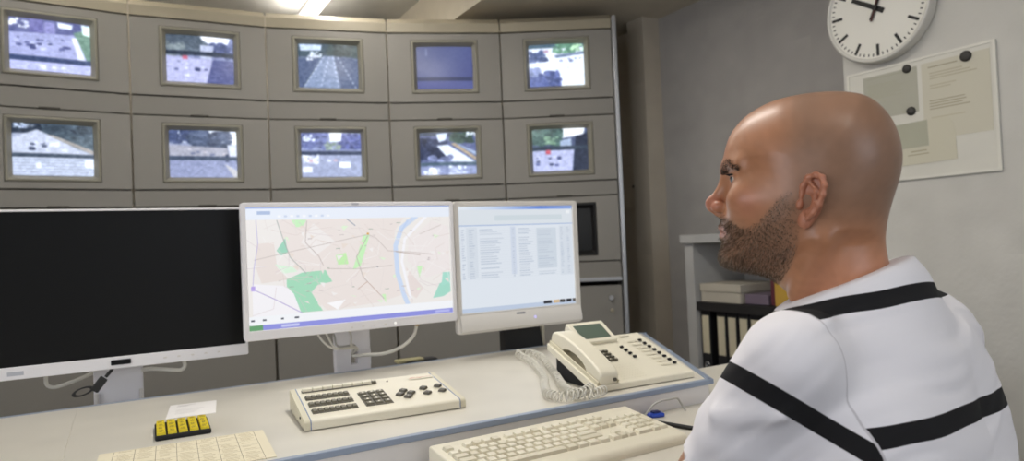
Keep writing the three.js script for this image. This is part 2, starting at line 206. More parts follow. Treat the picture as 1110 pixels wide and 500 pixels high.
    if (i === 8) { bg('#5a6296'); blob(0.15, 0.4, 0.32, '#2c3352', 22); bar(0, 0.1, '#39445a'); poly([[0.3, 0.05], [0.5, 0.03], [0.46, 0.2], [0.34, 0.24]], '#dbe8ff'); blob(0.75, 0.12, 0.2, '#385038', 10); blob(0.92, 0.06, 0.1, '#e0ecff', 3); poly([[0.3, 0.32], [0.5, 0.3], [1, 0.72], [0.55, 0.7]], '#e4ebff'); poly([[0.55, 0.28], [0.62, 0.26], [1, 0.6], [1, 0.68]], '#c4a067'); poly([[0.6, 0.24], [1, 0.48], [1, 0.56]], '#9fb3d2'); blob(0.35, 0.7, 0.2, '#7b84b8', 10); bar(0.7, 0.08, '#4d6470'); bar(0.8, 0.2, '#8c96c6'); blob(0.2, 0.94, 0.15, '#f0f4ff', 5); blob(0.65, 0.9, 0.15, '#cdd7fa', 5); }
    if (i === 9) { bg('#4a5578'); poly([[0.3, 0], [0.95, 0.0], [0.92, 0.17], [0.5, 0.24]], '#f8fbff'); blob(0.25, 0.2, 0.28, '#3f6250', 20); blob(0.35, 0.28, 0.12, '#6f9a6c', 6); poly([[0.5, 0.3], [0.7, 0.24], [0.7, 0.5], [0.5, 0.5]], '#9db2d0'); poly([[0.0, 0.5], [0.75, 0.45], [0.7, 1], [0, 1]], '#b3b6e2'); poly([[0.78, 0.2], [1, 0.12], [1, 1], [0.72, 1]], '#23283a'); bar(0.42, 0.09, '#2d3a46'); c.fillStyle = '#f0404c'; c.fillRect(0.24 * w, 0.5 * h, 16, 14); cars(9, 0.03, 0.6, 0.52, 0.85, ['#e8eaff', '#41466e', '#565ca0']); c.fillStyle = '#3a3f70'; c.fillRect(0.44 * w, 0.66 * h, 13, 10); }
    c.filter = 'none';
    // the tube softens and greys the picture; a little speckle stands for leaves and cars too small to draw
    const im = c.getImageData(0, 0, w, h), d = im.data; for (let k = 0; k < d.length; k += 4) { const x = (k / 4) % w, y = Math.floor(k / 4 / w), g = 0.3 * d[k] + 0.5 * d[k + 1] + 0.2 * d[k + 2], n = (noise2(x / 3.2, y / 2.6, i + 50) - 0.5) * 22 + (noise2(x / 9, y / 7, i + 70) - 0.5) * 26; for (let q = 0; q < 3; q++) d[k + q] = clamp((d[k + q] * 0.62 + g * 0.38) * 1.04 + (i === 3 ? n * 0.2 : n) + [-6, 0, 10][q], 0, 255); } c.putImageData(im, 0, 0);
    for (let y = 0; y < h; y += 3) { c.fillStyle = 'rgba(20,20,50,0.06)'; c.fillRect(0, y, w, 1); }
    c.strokeStyle = '#1b1d2a'; c.lineWidth = 3; c.strokeRect(0, 0, w, h);
  });
}
function glowMap(t, k, rough = 0.3) { return new THREE.MeshStandardMaterial({ color: 0x0b0c0e, emissive: 0xffffff, emissiveMap: t, emissiveIntensity: k, roughness: rough }); }
// slightly domed screen of a picture tube
function dome(w, h, bulge) { const g = new THREE.PlaneGeometry(w, h, 12, 10), p = g.attributes.position; for (let i = 0; i < p.count; i++) { const x = p.getX(i) / (w / 2), y = p.getY(i) / (h / 2); p.setZ(i, bulge * (1 - 0.5 * (x * x + y * y))); } g.computeVertexNormals(); return g; }
const crtFrameGeo = loops([[CRTW, CRTH, -0.03, 0.006], [CRTW, CRTH, 0.002, 0.006], [CRTW - 0.008, CRTH - 0.008, 0.005, 0.005], [CRTW - 0.02, CRTH - 0.02, 0.005, 0.005], [0.298, 0.228, -0.022, 0.005], [0.29, 0.22, -0.03, 0.006]]);
const crtCaseGeo = loops([[0.22, 0.18, -0.36, 0.02], [0.33, 0.26, -0.12, 0.01], [0.335, 0.265, -0.028, 0.006]], true, true);
const domeGeo = dome(0.302, 0.232, 0.009);
const faceGeo = {}; for (const [k, y0, y1, cy] of [['a', HB, HA, CY1], ['b', HD, HC, CY2], ['c', HF, HE, CY3]]) { faceGeo[k] = plate(0.594, y1 - y0 - 0.007, 0.02, [[0, cy - (y0 + y1) / 2, CRTW + 0.003, CRTH + 0.003]], 0.0018); faceGeo[k].translate(0, (y0 + y1) / 2, -0.02); }
const blankFace = plate(0.594, HE - HF - 0.007, 0.02, [], 0.0018).translate(0, (HE + HF) / 2, -0.02);
const crtLabels = ['leftmost tube screen of the top row, a wide violet road full of cars', 'second tube screen of the top row, a pale road beside dark trees', 'third tube screen of the top row, a straight road with dashes', 'fourth tube screen of the top row, plain dull blue', 'rightmost tube screen of the top row, an overexposed white road',
  'leftmost tube screen of the second row, a road with a pale striped foreground', 'second tube screen of the second row, a grey road under a white sky', 'third tube screen of the second row, white vans below a bluish skyline', 'fourth tube screen of the second row, a bright bend with an orange kerb', 'rightmost tube screen of the second row, a red vehicle by green trees'];
for (let i = 0; i < 5; i++) {
  const [x0, z0] = ARC[i], [x1, z1] = ARC[i + 1], turn = Math.atan2(-(z1 - z0), x1 - x0), w2 = Math.hypot(x1 - x0, z1 - z0) / 2;
  const c = thing('video_wall_cabinet', cabinetNames[i], 'cabinet', V((x0 + x1) / 2, 0, (z0 + z1) / 2), turn, 'video wall cabinets');
  const w = 0.3;
  part('carcass', [bx(-w + 0.006, -w + 0.024, 0.08, 2.25, -0.5, -0.022), bx(w - 0.024, w - 0.006, 0.08, 2.25, -0.5, -0.022), bx(-w + 0.01, w - 0.01, 0.08, 2.25, -0.5, -0.485), ...[HA, (HB + HC) / 2, (HD + HE) / 2, (HF + HG) / 2, 0.1].map((y) => bx(-w + 0.02, w - 0.02, y - 0.012, y + 0.012, -0.49, -0.024))], M.rackDark, c);
  part('plinth', bx(-w + 0.01, w - 0.01, 0, 0.08, -0.48, -0.05), M.rackDark, c);
  part('front_panel', faceGeo.a, M.rack, c); part('front_panel', faceGeo.b, M.rack, c); part('front_panel', i === 4 ? faceGeo.c : blankFace, M.rack, c);
  for (const [y0, y1] of [[HC, HB], [HE, HD], [HG, HF]]) part('strip_panel', plate(0.594, y1 - y0 - 0.005, 0.018, [], 0.0018).translate(0, (y0 + y1) / 2, -0.021), M.rackStrip, c);
  for (const [y, o] of [[HC, -0.012], [HE, 0.01]]) part('latch', rbx(-0.04 + o, 0.04 + o, y - 0.002, y + 0.008, -0.015, 0.004, 0.002, 1), M.latch, c);
  // cornice: upright fascia, then a slope leaning back to the top
  const pr = new THREE.Shape(); pr.moveTo(0.003, HA + 0.003); pr.lineTo(0.003, 2.284); pr.lineTo(-0.05, 2.322); pr.lineTo(-0.5, 2.322); pr.lineTo(-0.5, HA + 0.003); pr.closePath();
  part('cornice', new THREE.ExtrudeGeometry(pr, { depth: 0.594, bevelEnabled: false }).rotateY(-Math.PI / 2).translate(0.297, 0, 0), M.rackTop, c);
  part('ledge', rbx(-w + 0.002, w - 0.002, HG - 0.012, HG + 0.008, -0.03, 0.012, 0.003), M.rackPost, c);
  const d = part('door', plate(0.59, HG - 0.12, 0.02, [], 0.002).translate(0, (HG - 0.036 + 0.085) / 2, -0.026), M.rack, c);
  part('lock', cyl(0.013, 0.015, 0.02, 16), M.chrome, d, V(0.235, 0.79, 0.002), [Math.PI / 2, 0, 0]); part('knob', cyl(0.009, 0.011, 0.018, 14), M.rackTop, d, V(0.238, 0.72, 0.001), [Math.PI / 2, 0, 0]);
  if (i === 4) part('post', rbx(w + 0.002, w + 0.024, 0, 2.30, -0.06, 0.012, 0.004), M.rackPost, c), part('side_panel', bx(w + 0.002, w + 0.018, 0, 2.25, -0.5, -0.06), M.rackDark, c);
  if (i === 0) part('side_panel', bx(-w - 0.018, -w - 0.002, 0, 2.25, -0.5, 0.0), M.rack, c);
  const rows = [[CY1, i], [CY2, 5 + i]]; if (i === 4) rows.push([CY3, -1]);
  for (const [cy, n] of rows) {
    const p = V(0, cy, 0).applyAxisAngle(V(0, 1, 0), turn).add(V((x0 + x1) / 2, 0, (z0 + z1) / 2));
    const t = thing('tube_monitor', n < 0 ? 'dark switched off tube screen half hidden behind the square list monitor' : crtLabels[n], 'monitor', p, turn, 'tube monitors of the video wall');
    part('frame', crtFrameGeo, n < 0 ? M.black : M.crtFrame, t); part('casing', crtCaseGeo, M.crtCase, t);
    part('screen', domeGeo, n < 0 ? M.deadScreen : glowMap(roadPicture(n), n === 3 ? 0.85 : 1.25), t, V(0, 0, -0.0255));
  }
}

// ---------------------------------------------------------------- the control desk
const DT = 0.77, DL = 0.72;
{
  const t = thing('control_desk', 'long cream control desk with blue grey edges and a raised top', 'desk', RW(0, 0, 0), TH);
  const XL = -1.9, XS = -0.09, F = 1.138, B = 1.85, RF = 1.172, RB = 1.583;            // seam; the right end is cut on the slant
  const slab = (pts, y0, y1) => { const s = new THREE.Shape(); pts.forEach(([x, b], k) => k ? s.lineTo(x, b) : s.moveTo(x, b)); const g = new THREE.ExtrudeGeometry(s, { depth: y1 - y0 - 0.002, bevelEnabled: true, bevelThickness: 0.001, bevelSize: 0.001, bevelSegments: 1 }); g.rotateX(-Math.PI / 2); g.translate(0, y0 + 0.001, 0); return g; };
  part('desktop', slab([[XL, F + 0.0125], [XS - 0.001, F + 0.0125], [XS - 0.001, B - 0.0125], [XL, B - 0.0125]], DT - 0.03, DT), M.desk, t);
  part('desktop', slab([[XS + 0.001, F + 0.012], [RF - 0.012, F + 0.012], [RB - 0.016, B - 0.012], [XS + 0.001, B - 0.012]], DT - 0.03, DT), M.desk, t);
  const bar = (a, b2, wid) => { const dx = b2[0] - a[0], db = b2[1] - a[1], L = Math.hypot(dx, db), nx = -db / L * wid, nb = dx / L * wid; return slab([a, b2, [b2[0] + nx, b2[1] + nb], [a[0] + nx, a[1] + nb]], DT - 0.0105, DT + 0.0006); };
  part('edge_trim', bar([XL, F], [RF, F], 0.012), M.trim, t); part('edge_trim', bar([RF, F], [RB, B], 0.013), M.trim, t); part('edge_trim', bar([RB, B], [XL, B], 0.012), M.trim, t);
  part('riser', bx(XL, RF - 0.01, DL, DT - 0.0105, -F - 0.022, -F - 0.004), M.riser, t);
  part('worktop', slab([[XL, 0.62], [0.0, 0.62], [0.2, 0.78], [0.95, 0.78], [1.95, 1.0], [1.95, F + 0.3], [XL, F + 0.3]], DL - 0.03, DL), M.desk, t);
  part('rear_shelf', bx(XL, 1.45, 0.665, 0.69, -2.2, -B + 0.02), M.deskBody, t);
  for (const X of [-1.85, -0.11, 1.05]) part('side_panel', rbx(X, X + 0.03, 0, 0.69, -2.15, -0.82, 0.002, 1), M.deskBody, t);
  part('back_panel', bx(XL, 1.4, 0.06, 0.665, -2.17, -2.15), M.deskBody, t);
}

// ---------------------------------------------------------------- desktop monitors
function lcdMonitor(name, label, X0, X1, Y0, Y1, b, sc, o) {                 // outer box in room axes, screen box [X0, X1, Y0, Y1], front at distance b
  const cx = (X0 + X1) / 2, t = thing(name, label, 'monitor', RW(cx, 0.69, b), TH), y = (v) => v - 0.69, W = X1 - X0, H = Y1 - Y0, cy = y((Y0 + Y1) / 2);
  const sw = sc[1] - sc[0], sh = sc[3] - sc[2], scx = (sc[0] + sc[1]) / 2 - cx, scy = y((sc[2] + sc[3]) / 2);
  const fr = new THREE.Shape(), R = o.round || 0.006, rp = (p, x0, y0, x1, y1, r) => { p.moveTo(x0 + r, y0); p.lineTo(x1 - r, y0); p.quadraticCurveTo(x1, y0, x1, y0 + r); p.lineTo(x1, y1 - r); p.quadraticCurveTo(x1, y1, x1 - r, y1); p.lineTo(x0 + r, y1); p.quadraticCurveTo(x0, y1, x0, y1 - r); p.lineTo(x0, y0 + r); p.quadraticCurveTo(x0, y0, x0 + r, y0); };
  const e = 0.002; rp(fr, -W / 2 + e, cy - H / 2 + e, W / 2 - e, cy + H / 2 - e, R);
  const hole = new THREE.Path(); rp(hole, scx - sw / 2 - e, scy - sh / 2 - e, scx + sw / 2 + e, scy + sh / 2 + e, 0.001); fr.holes.push(hole);
  part('bezel', new THREE.ExtrudeGeometry(fr, { depth: 0.018, bevelEnabled: true, bevelThickness: e, bevelSize: e, bevelSegments: 2 }).translate(0, 0, -0.020), o.bezel, t);
  const sg = new THREE.PlaneGeometry(sw + 0.002, sh + 0.002).translate(scx, scy, -0.0045 + (o.lift || 0));
  const s = part('screen', sg, o.screen, t);
  part('back_shell', loops([[W * 0.55, H * 0.6, -0.075, 0.03], [W * 0.8, H * 0.85, -0.055, 0.03], [W - 0.004, H - 0.004, -0.02, 0.006]], false, true).translate(0, cy, 0), o.back || o.bezel, t);
  part('front_plate', bx(scx - sw / 2 - 0.004, scx + sw / 2 + 0.004, scy - sh / 2 - 0.004, scy + sh / 2 + 0.004, -0.021, -0.008), M.blackMatte, t);
  return { t, cx, y, cy, scx, scy, sw, sh };
}
const mapTex = canvas(1024, 576, (c, w, h) => {
  seedState = 55; c.fillStyle = '#efebe8'; c.fillRect(0, 0, w, h);
  const P = (pts, col) => { c.fillStyle = col; c.beginPath(); pts.forEach(([x, y], k) => k ? c.lineTo(x * w, y * h) : c.moveTo(x * w, y * h)); c.closePath(); c.fill(); };
  const Ln = (pts, col, lw) => { c.strokeStyle = col; c.lineWidth = lw; c.lineJoin = 'round'; c.beginPath(); pts.forEach(([x, y], k) => k ? c.lineTo(x * w, y * h) : c.moveTo(x * w, y * h)); c.stroke(); };
  P([[0.14, 0.11], [0.75, 0.11], [0.70, 0.22], [0.69, 0.45], [0.72, 0.8], [0.6, 0.85], [0.35, 0.88], [0.28, 0.74], [0.31, 0.58], [0.22, 0.52], [0.17, 0.36]], '#ece3df');
  P([[0.045, 0.3], [0.12, 0.29], [0.13, 0.5], [0.18, 0.6], [0.06, 0.62], [0.04, 0.5]], '#e9dfda'); P([[0.77, 0.3], [0.9, 0.14], [0.99, 0.2], [0.99, 0.6], [0.86, 0.66], [0.76, 0.5]], '#efe8e7'); P([[0.75, 0.55], [0.84, 0.75], [0.8, 0.84], [0.77, 0.8]], '#e9dedb');
  P([[0.3, 0.14], [0.4, 0.3], [0.3, 0.42], [0.24, 0.3]], '#f1ecea'); P([[0.4, 0.17], [0.52, 0.12], [0.55, 0.3], [0.45, 0.35]], '#ece4e0'); P([[0.35, 0.82], [0.44, 0.8], [0.4, 0.88]], '#fbfafc'); P([[0.02, 0.62], [0.2, 0.66], [0.23, 0.9], [0.02, 0.9]], '#f5f3f7');
  P([[0.17, 0.60], [0.24, 0.55], [0.35, 0.54], [0.36, 0.58], [0.38, 0.64], [0.31, 0.66], [0.28, 0.72], [0.33, 0.88], [0.23, 0.88], [0.2, 0.72], [0.17, 0.66]], '#a5dcbd'); P([[0.13, 0.36], [0.17, 0.26], [0.18, 0.38], [0.15, 0.4]], '#9fd6be'); P([[0.12, 0.47], [0.2, 0.5], [0.22, 0.54], [0.16, 0.55]], '#dcf3dd');
  P([[0.40, 0.42], [0.45, 0.4], [0.46, 0.5], [0.41, 0.5]], '#c5f0b2'); P([[0.54, 0.25], [0.57, 0.25], [0.52, 0.52], [0.48, 0.55]], '#c8f3bd'); P([[0.2, 0.11], [0.27, 0.11], [0.25, 0.17], [0.22, 0.17]], '#c9f2c2'); P([[0.81, 0.55], [0.84, 0.55], [0.82, 0.66]], '#cff2c4');
  P([[0.89, 0.85], [0.93, 0.72], [0.99, 0.68], [0.99, 0.8], [0.95, 0.84]], '#a6dccb'); P([[0.95, 0.62], [0.99, 0.62], [0.99, 0.72], [0.94, 0.74]], '#a9dfd0'); P([[0.62, 0.78], [0.64, 0.78], [0.64, 0.86]], '#cdf1c0');
  for (let k = 0; k < 46; k++) { const x = rr(0.15, 0.97), y = rr(0.14, 0.84); P([[x, y], [x + rr(0.01, 0.035), y + rr(-0.01, 0.02)], [x + rr(0, 0.03), y + rr(0.02, 0.05)]], ['#ece3df', '#f3efee', '#e0f2d6', '#e9ddd4'][k % 4]); }
  Ln([[0.82, 0.09], [0.735, 0.2], [0.70, 0.36], [0.705, 0.6], [0.735, 0.8], [0.755, 0.89]], '#cddcf4', 24); Ln([[0.77, 0.13], [0.73, 0.24]], '#c2d4f2', 10); Ln([[0.87, 0.1], [0.75, 0.3], [0.73, 0.5], [0.77, 0.84]], '#f7f6fb', 14);
  for (let k = 0; k < 70; k++) { const x = rr(0.03, 0.97), y = rr(0.13, 0.84), a = rr(0, 6.28), l = rr(0.04, 0.16); Ln([[x, y], [x + Math.cos(a) * l, y + Math.sin(a) * l * 1.4], [x + Math.cos(a + 0.4) * l * 1.7, y + Math.sin(a + 0.4) * l * 2]], ['#dccfca', '#e3dbd8', '#f9f7f6', '#d9cdd0'][k % 4], 1.8); }
  const road = '#b9b0ac';
  Ln([[0.135, 0.11], [0.16, 0.26], [0.19, 0.42], [0.26, 0.56]], '#a9b0ac', 3.5); Ln([[0.03, 0.43], [0.2, 0.37], [0.38, 0.31], [0.56, 0.25], [0.6, 0.28], [0.66, 0.4], [0.78, 0.42], [0.9, 0.45]], '#c6bbb7', 3); Ln([[0.27, 0.12], [0.26, 0.3], [0.32, 0.42], [0.34, 0.5]], '#bcb0ac', 3); Ln([[0.56, 0.26], [0.5, 0.44], [0.53, 0.62], [0.6, 0.76], [0.63, 0.82]], road, 3.4); Ln([[0.36, 0.53], [0.52, 0.545], [0.68, 0.53]], '#bfb5b0', 2.6); Ln([[0.7, 0.41], [0.83, 0.45]], '#b3a199', 3.2); Ln([[0.83, 0.26], [0.95, 0.18]], '#c6bab5', 2.6); Ln([[0.46, 0.11], [0.5, 0.17]], '#9ea6b4', 5); Ln([[0.5, 0.72], [0.55, 0.66], [0.61, 0.78]], '#c2a89a', 3);
  Ln([[0.045, 0.1], [0.05, 0.3], [0.03, 0.5], [0.022, 0.66]], '#b9b0dc', 3); Ln([[0.02, 0.66], [0.12, 0.76], [0.24, 0.89]], '#b8acd8', 4); c.fillStyle = '#b9a6e8'; c.fillRect(0.015 * w, 0.64 * h, 18, 22);
  for (let k = 0; k < 26; k++) { c.fillStyle = ['#b5a9ad', '#c7bdbd', '#9fae9f'][k % 3]; c.fillRect(rr(0.1, 0.95) * w, rr(0.15, 0.82) * h, rr(8, 26), 3); }
  c.fillStyle = '#5c6070'; c.fillRect(0.6 * w, 0.53 * h, 6, 6); c.fillStyle = '#dba640'; c.fillRect(0.555 * w, 0.235 * h, 12, 8);
  c.fillStyle = '#e9effa'; c.fillRect(0, 0, w, 0.105 * h); c.fillStyle = '#9fb2e2'; c.fillRect(0, 0, w, 0.014 * h); c.fillStyle = '#aebfdf'; c.fillRect(0.05 * w, 0.035 * h, 60, 16); for (let k = 0; k < 9; k++) { c.fillStyle = k % 2 ? '#cdd8ec' : '#f8fafe'; c.fillRect((0.14 + k * 0.028) * w, 0.07 * h, 14, 10); }
  c.fillStyle = '#f4f6fa'; c.fillRect(0, 0.885 * h, w, 0.07 * h); for (const [x, l] of [[0.01, 16], [0.06, 16], [0.14, 12], [0.2, 20]]) { c.fillStyle = '#4a505c'; c.fillRect(x * w, 0.91 * h, l, 8); }
  c.fillStyle = '#8f93e0'; c.fillRect(0, 0.955 * h, w, 0.045 * h); c.fillStyle = '#66a070'; c.fillRect(0, 0.955 * h, 0.06 * w, 0.045 * h); c.fillStyle = '#c9cdf4'; c.fillRect(0.14 * w, 0.965 * h, 0.08 * w, 12); c.fillStyle = '#b9bcf0'; c.fillRect(0.9 * w, 0.965 * h, 0.08 * w, 12);
});
const listTex = canvas(800, 640, (c, w, h) => {
  seedState = 77; c.fillStyle = '#e6edf6'; c.fillRect(0, 0, w, h);
  const g = c.createLinearGradient(0, 0, w, 0); g.addColorStop(0, '#eef4fb'); g.addColorStop(0.3, '#cddcf6'); g.addColorStop(0.7, '#6d90e0'); g.addColorStop(1, '#8fabe8'); c.fillStyle = g; c.fillRect(0, 0, w, 0.035 * h);
  c.fillStyle = '#e2e9f0'; c.fillRect(0, 0.035 * h, w, 0.14 * h); c.fillStyle = '#d4dfe6'; c.fillRect(0.3 * w, 0.09 * h, 0.6 * w, 0.05 * h); c.fillStyle = '#a8bce0'; c.fillRect(0, 0.178 * h, w, 6); c.fillStyle = '#f4f8fc'; c.fillRect(0.94 * w, 0.05 * h, 30, 20);
  c.fillStyle = '#d7e0f0'; c.fillRect(0.43 * w, 0.2 * h, 0.045 * w, 0.46 * h); c.fillStyle = '#d5dfea'; c.fillRect(0.66 * w, 0.22 * h, 0.18 * w, 0.4 * h); c.fillStyle = '#dde5ef'; c.fillRect(0.06 * w, 0.2 * h, 0.09 * w, 0.47 * h); c.fillRect(0.87 * w, 0.2 * h, 0.12 * w, 0.5 * h);
  for (let y = 0.22; y < 0.69; y += 0.0215) { c.fillStyle = '#d3dbe6'; c.fillRect(0, (y + 0.015) * h, w, 1); for (const [x, l] of [[0.02, 0.03], [0.08, 0.05], [0.17, 0.2], [0.445, 0.02], [0.5, 0.13], [0.67, 0.16], [0.88, 0.03], [0.94, 0.03]]) if (rnd() > 0.12) { c.fillStyle = ['#c3cddc', '#ccd5e2', '#bac6d8'][Math.floor(rnd() * 3)]; c.fillRect(x * w, y * h, l * w * rr(0.5, 1), 5); } }
  c.fillStyle = '#c2d0e6'; c.fillRect(0, 0.955 * h, w, 0.045 * h); for (const [x, l, k] of [[0.70, 0.075, '#2f3038'], [0.79, 0.055, '#d9b98a'], [0.85, 0.05, '#3a3634'], [0.91, 0.05, '#22242c'], [0.97, 0.03, '#554f4c']]) { c.fillStyle = k; c.fillRect(x * w, 0.945 * h, l * w, 0.03 * h); }
});
{
  const k = lcdMonitor('black_monitor', 'large desktop monitor with a dark black screen and a white chin, leftmost on the desk', -0.349, 0.2815, 0.8455, 1.2215, 1.86, [-0.343, 0.2755, 0.8735, 1.2165], { bezel: M.white, screen: M.blackGloss, round: 0.003 });
  part('emblem_strip', rbx(-0.0205, 0.0205, -0.006, 0.006, 0, 0.003, 0.0028, 2), M.blackGloss, k.t, V(0.032, k.y(0.8605), 0));
  part('maker_print', new THREE.PlaneGeometry(0.03, 0.009), mat('#b9bbc4', 0.5), k.t, V(-0.17, k.y(0.859), 0.0004));
  for (let i = 0; i < 5; i++) part('button', rbx(-0.0035, 0.0035, -0.0015, 0.0015, 0, 0.0015, 0.0007, 1), M.whiteGrey, k.t, V(0.125 + i * 0.03, k.y(0.860), 0));
  part('stand_column', rbx(-0.053, 0.053, 0.0, 0.30, -0.10, -0.075, 0.004), M.white, k.t, V(0.026, 0, -0.01)); part('stand_foot', rbx(-0.13, 0.13, 0, 0.014, -0.2, 0.0, 0.006), M.white, k.t, V(0.026, 0, -0.03)); 
  for (const s of [-1, 1]) part('column_rail', rbx(-0.004, 0.004, 0, 0.09, -0.073, -0.066, 0.002, 1), M.whiteGrey, k.t, V(0.026 + s * 0.047, 0, -0.01));
}
{
  const k = lcdMonitor('map_monitor', 'white framed desktop monitor showing a pale city map with a river', 0.257, 0.822, 0.890, 1.226, 1.75, [0.269, 0.810, 0.914, 1.2145], { bezel: M.white, screen: glowMap(mapTex, 0.96), round: 0.007 });
  part('stand_column', [rbx(-0.05, 0.05, 0.0, 0.085, -0.2, -0.17, 0.004), rbx(-0.05, 0.05, 0.12, 0.32, -0.2, -0.17, 0.004), bx(-0.05, -0.008, 0.08, 0.125, -0.2, -0.17), bx(0.012, 0.05, 0.08, 0.125, -0.2, -0.17)], M.white, k.t, V(0.032, 0, 0)); part('tilt_arm', rbx(-0.04, 0.04, 0.3, 0.38, -0.17, -0.06, 0.004), M.white, k.t, V(0.032, 0, 0)); part('stand_foot', rbx(-0.12, 0.12, 0, 0.014, -0.32, -0.12, 0.006), M.white, k.t, V(0.032, 0, 0));
  part('maker_print', new THREE.PlaneGeometry(0.018, 0.005), mat('#b9b9c4', 0.5), k.t, V(0.0, k.y(1.2205), 0.0004)); part('power_light', new THREE.CircleGeometry(0.0025, 12), mat('#ffffff', 0.4, { emissive: S3('#ffffff'), emissiveIntensity: 0.8 }), k.t, V(0.098, k.y(0.900), 0.0006));
  for (let i = 0; i < 4; i++) part('button', rbx(-0.003, 0.003, -0.0012, 0.0012, 0, 0.0012, 0.0005, 1), M.whiteGrey, k.t, V(-0.02 + i * 0.03, k.y(0.900), 0));
  areaLight(new THREE.Color(0.95, 0.97, 1), SCREEN_LIGHT, k.sw, k.sh, RW(k.cx + k.scx, 0.69 + k.scy, 1.74), RW(k.cx + k.scx, 0.69 + k.scy, 0));
}
{
  const k = lcdMonitor('list_monitor', 'older square desktop monitor with a cream frame showing a pale list, beside the phone', 0.828, 1.256, 0.846, 1.226, 1.76, [0.843, 1.238, 0.905, 1.2115], { bezel: M.whiteGrey, screen: glowMap(listTex, 0.9), round: 0.009 });
  part('chin', new THREE.ExtrudeGeometry((() => { const s = new THREE.Shape(); s.moveTo(0.001, 0); s.lineTo(0.012, 0.004); s.quadraticCurveTo(0.014, 0.028, 0.001, 0.05); s.closePath(); return s; })(), { depth: 0.416, bevelEnabled: false }).rotateY(-Math.PI / 2).translate(0.208, k.y(0.85), 0), M.whiteGrey, k.t);
  part('maker_print', new THREE.PlaneGeometry(0.03, 0.006), mat('#8d8d94', 0.5), k.t, V(-0.01, k.y(0.8925), 0.0055), [-0.25, 0, 0]); part('power_light', new THREE.CircleGeometry(0.0035, 12), mat('#c9c4ff', 0.4, { emissive: S3('#b7b0ff'), emissiveIntensity: 0.8 }), k.t, V(0.035, k.y(0.878), 0.0135));
  const st = new THREE.Shape(); st.moveTo(-0.075, 0); st.lineTo(0.075, 0); st.lineTo(0.055, 0.3); st.lineTo(-0.045, 0.3); st.closePath();
  part('stand_column', new THREE.ExtrudeGeometry(st, { depth: 0.03, bevelEnabled: true, bevelThickness: 0.003, bevelSize: 0.003, bevelSegments: 2 }).rotateX(-0.18).translate(0.085, 0.004, -0.185 + 0.02), M.black, k.t); part('stand_foot', rbx(-0.14, 0.11, 0, 0.016, -0.3, -0.1, 0.006), M.black, k.t, V(0.085, 0, 0));
  part('cable_clip', rbx(-0.006, 0.006, 0.02, 0.28, -0.02, -0.008, 0.003), M.creamDark, k.t, V(0.175, 0, -0.16));
  areaLight(new THREE.Color(0.93, 0.96, 1), SCREEN_LIGHT, k.sw, k.sh, RW(k.cx + k.scx, 0.69 + k.scy, 1.75), RW(k.cx + k.scx, 0.69 + k.scy, 0));
}
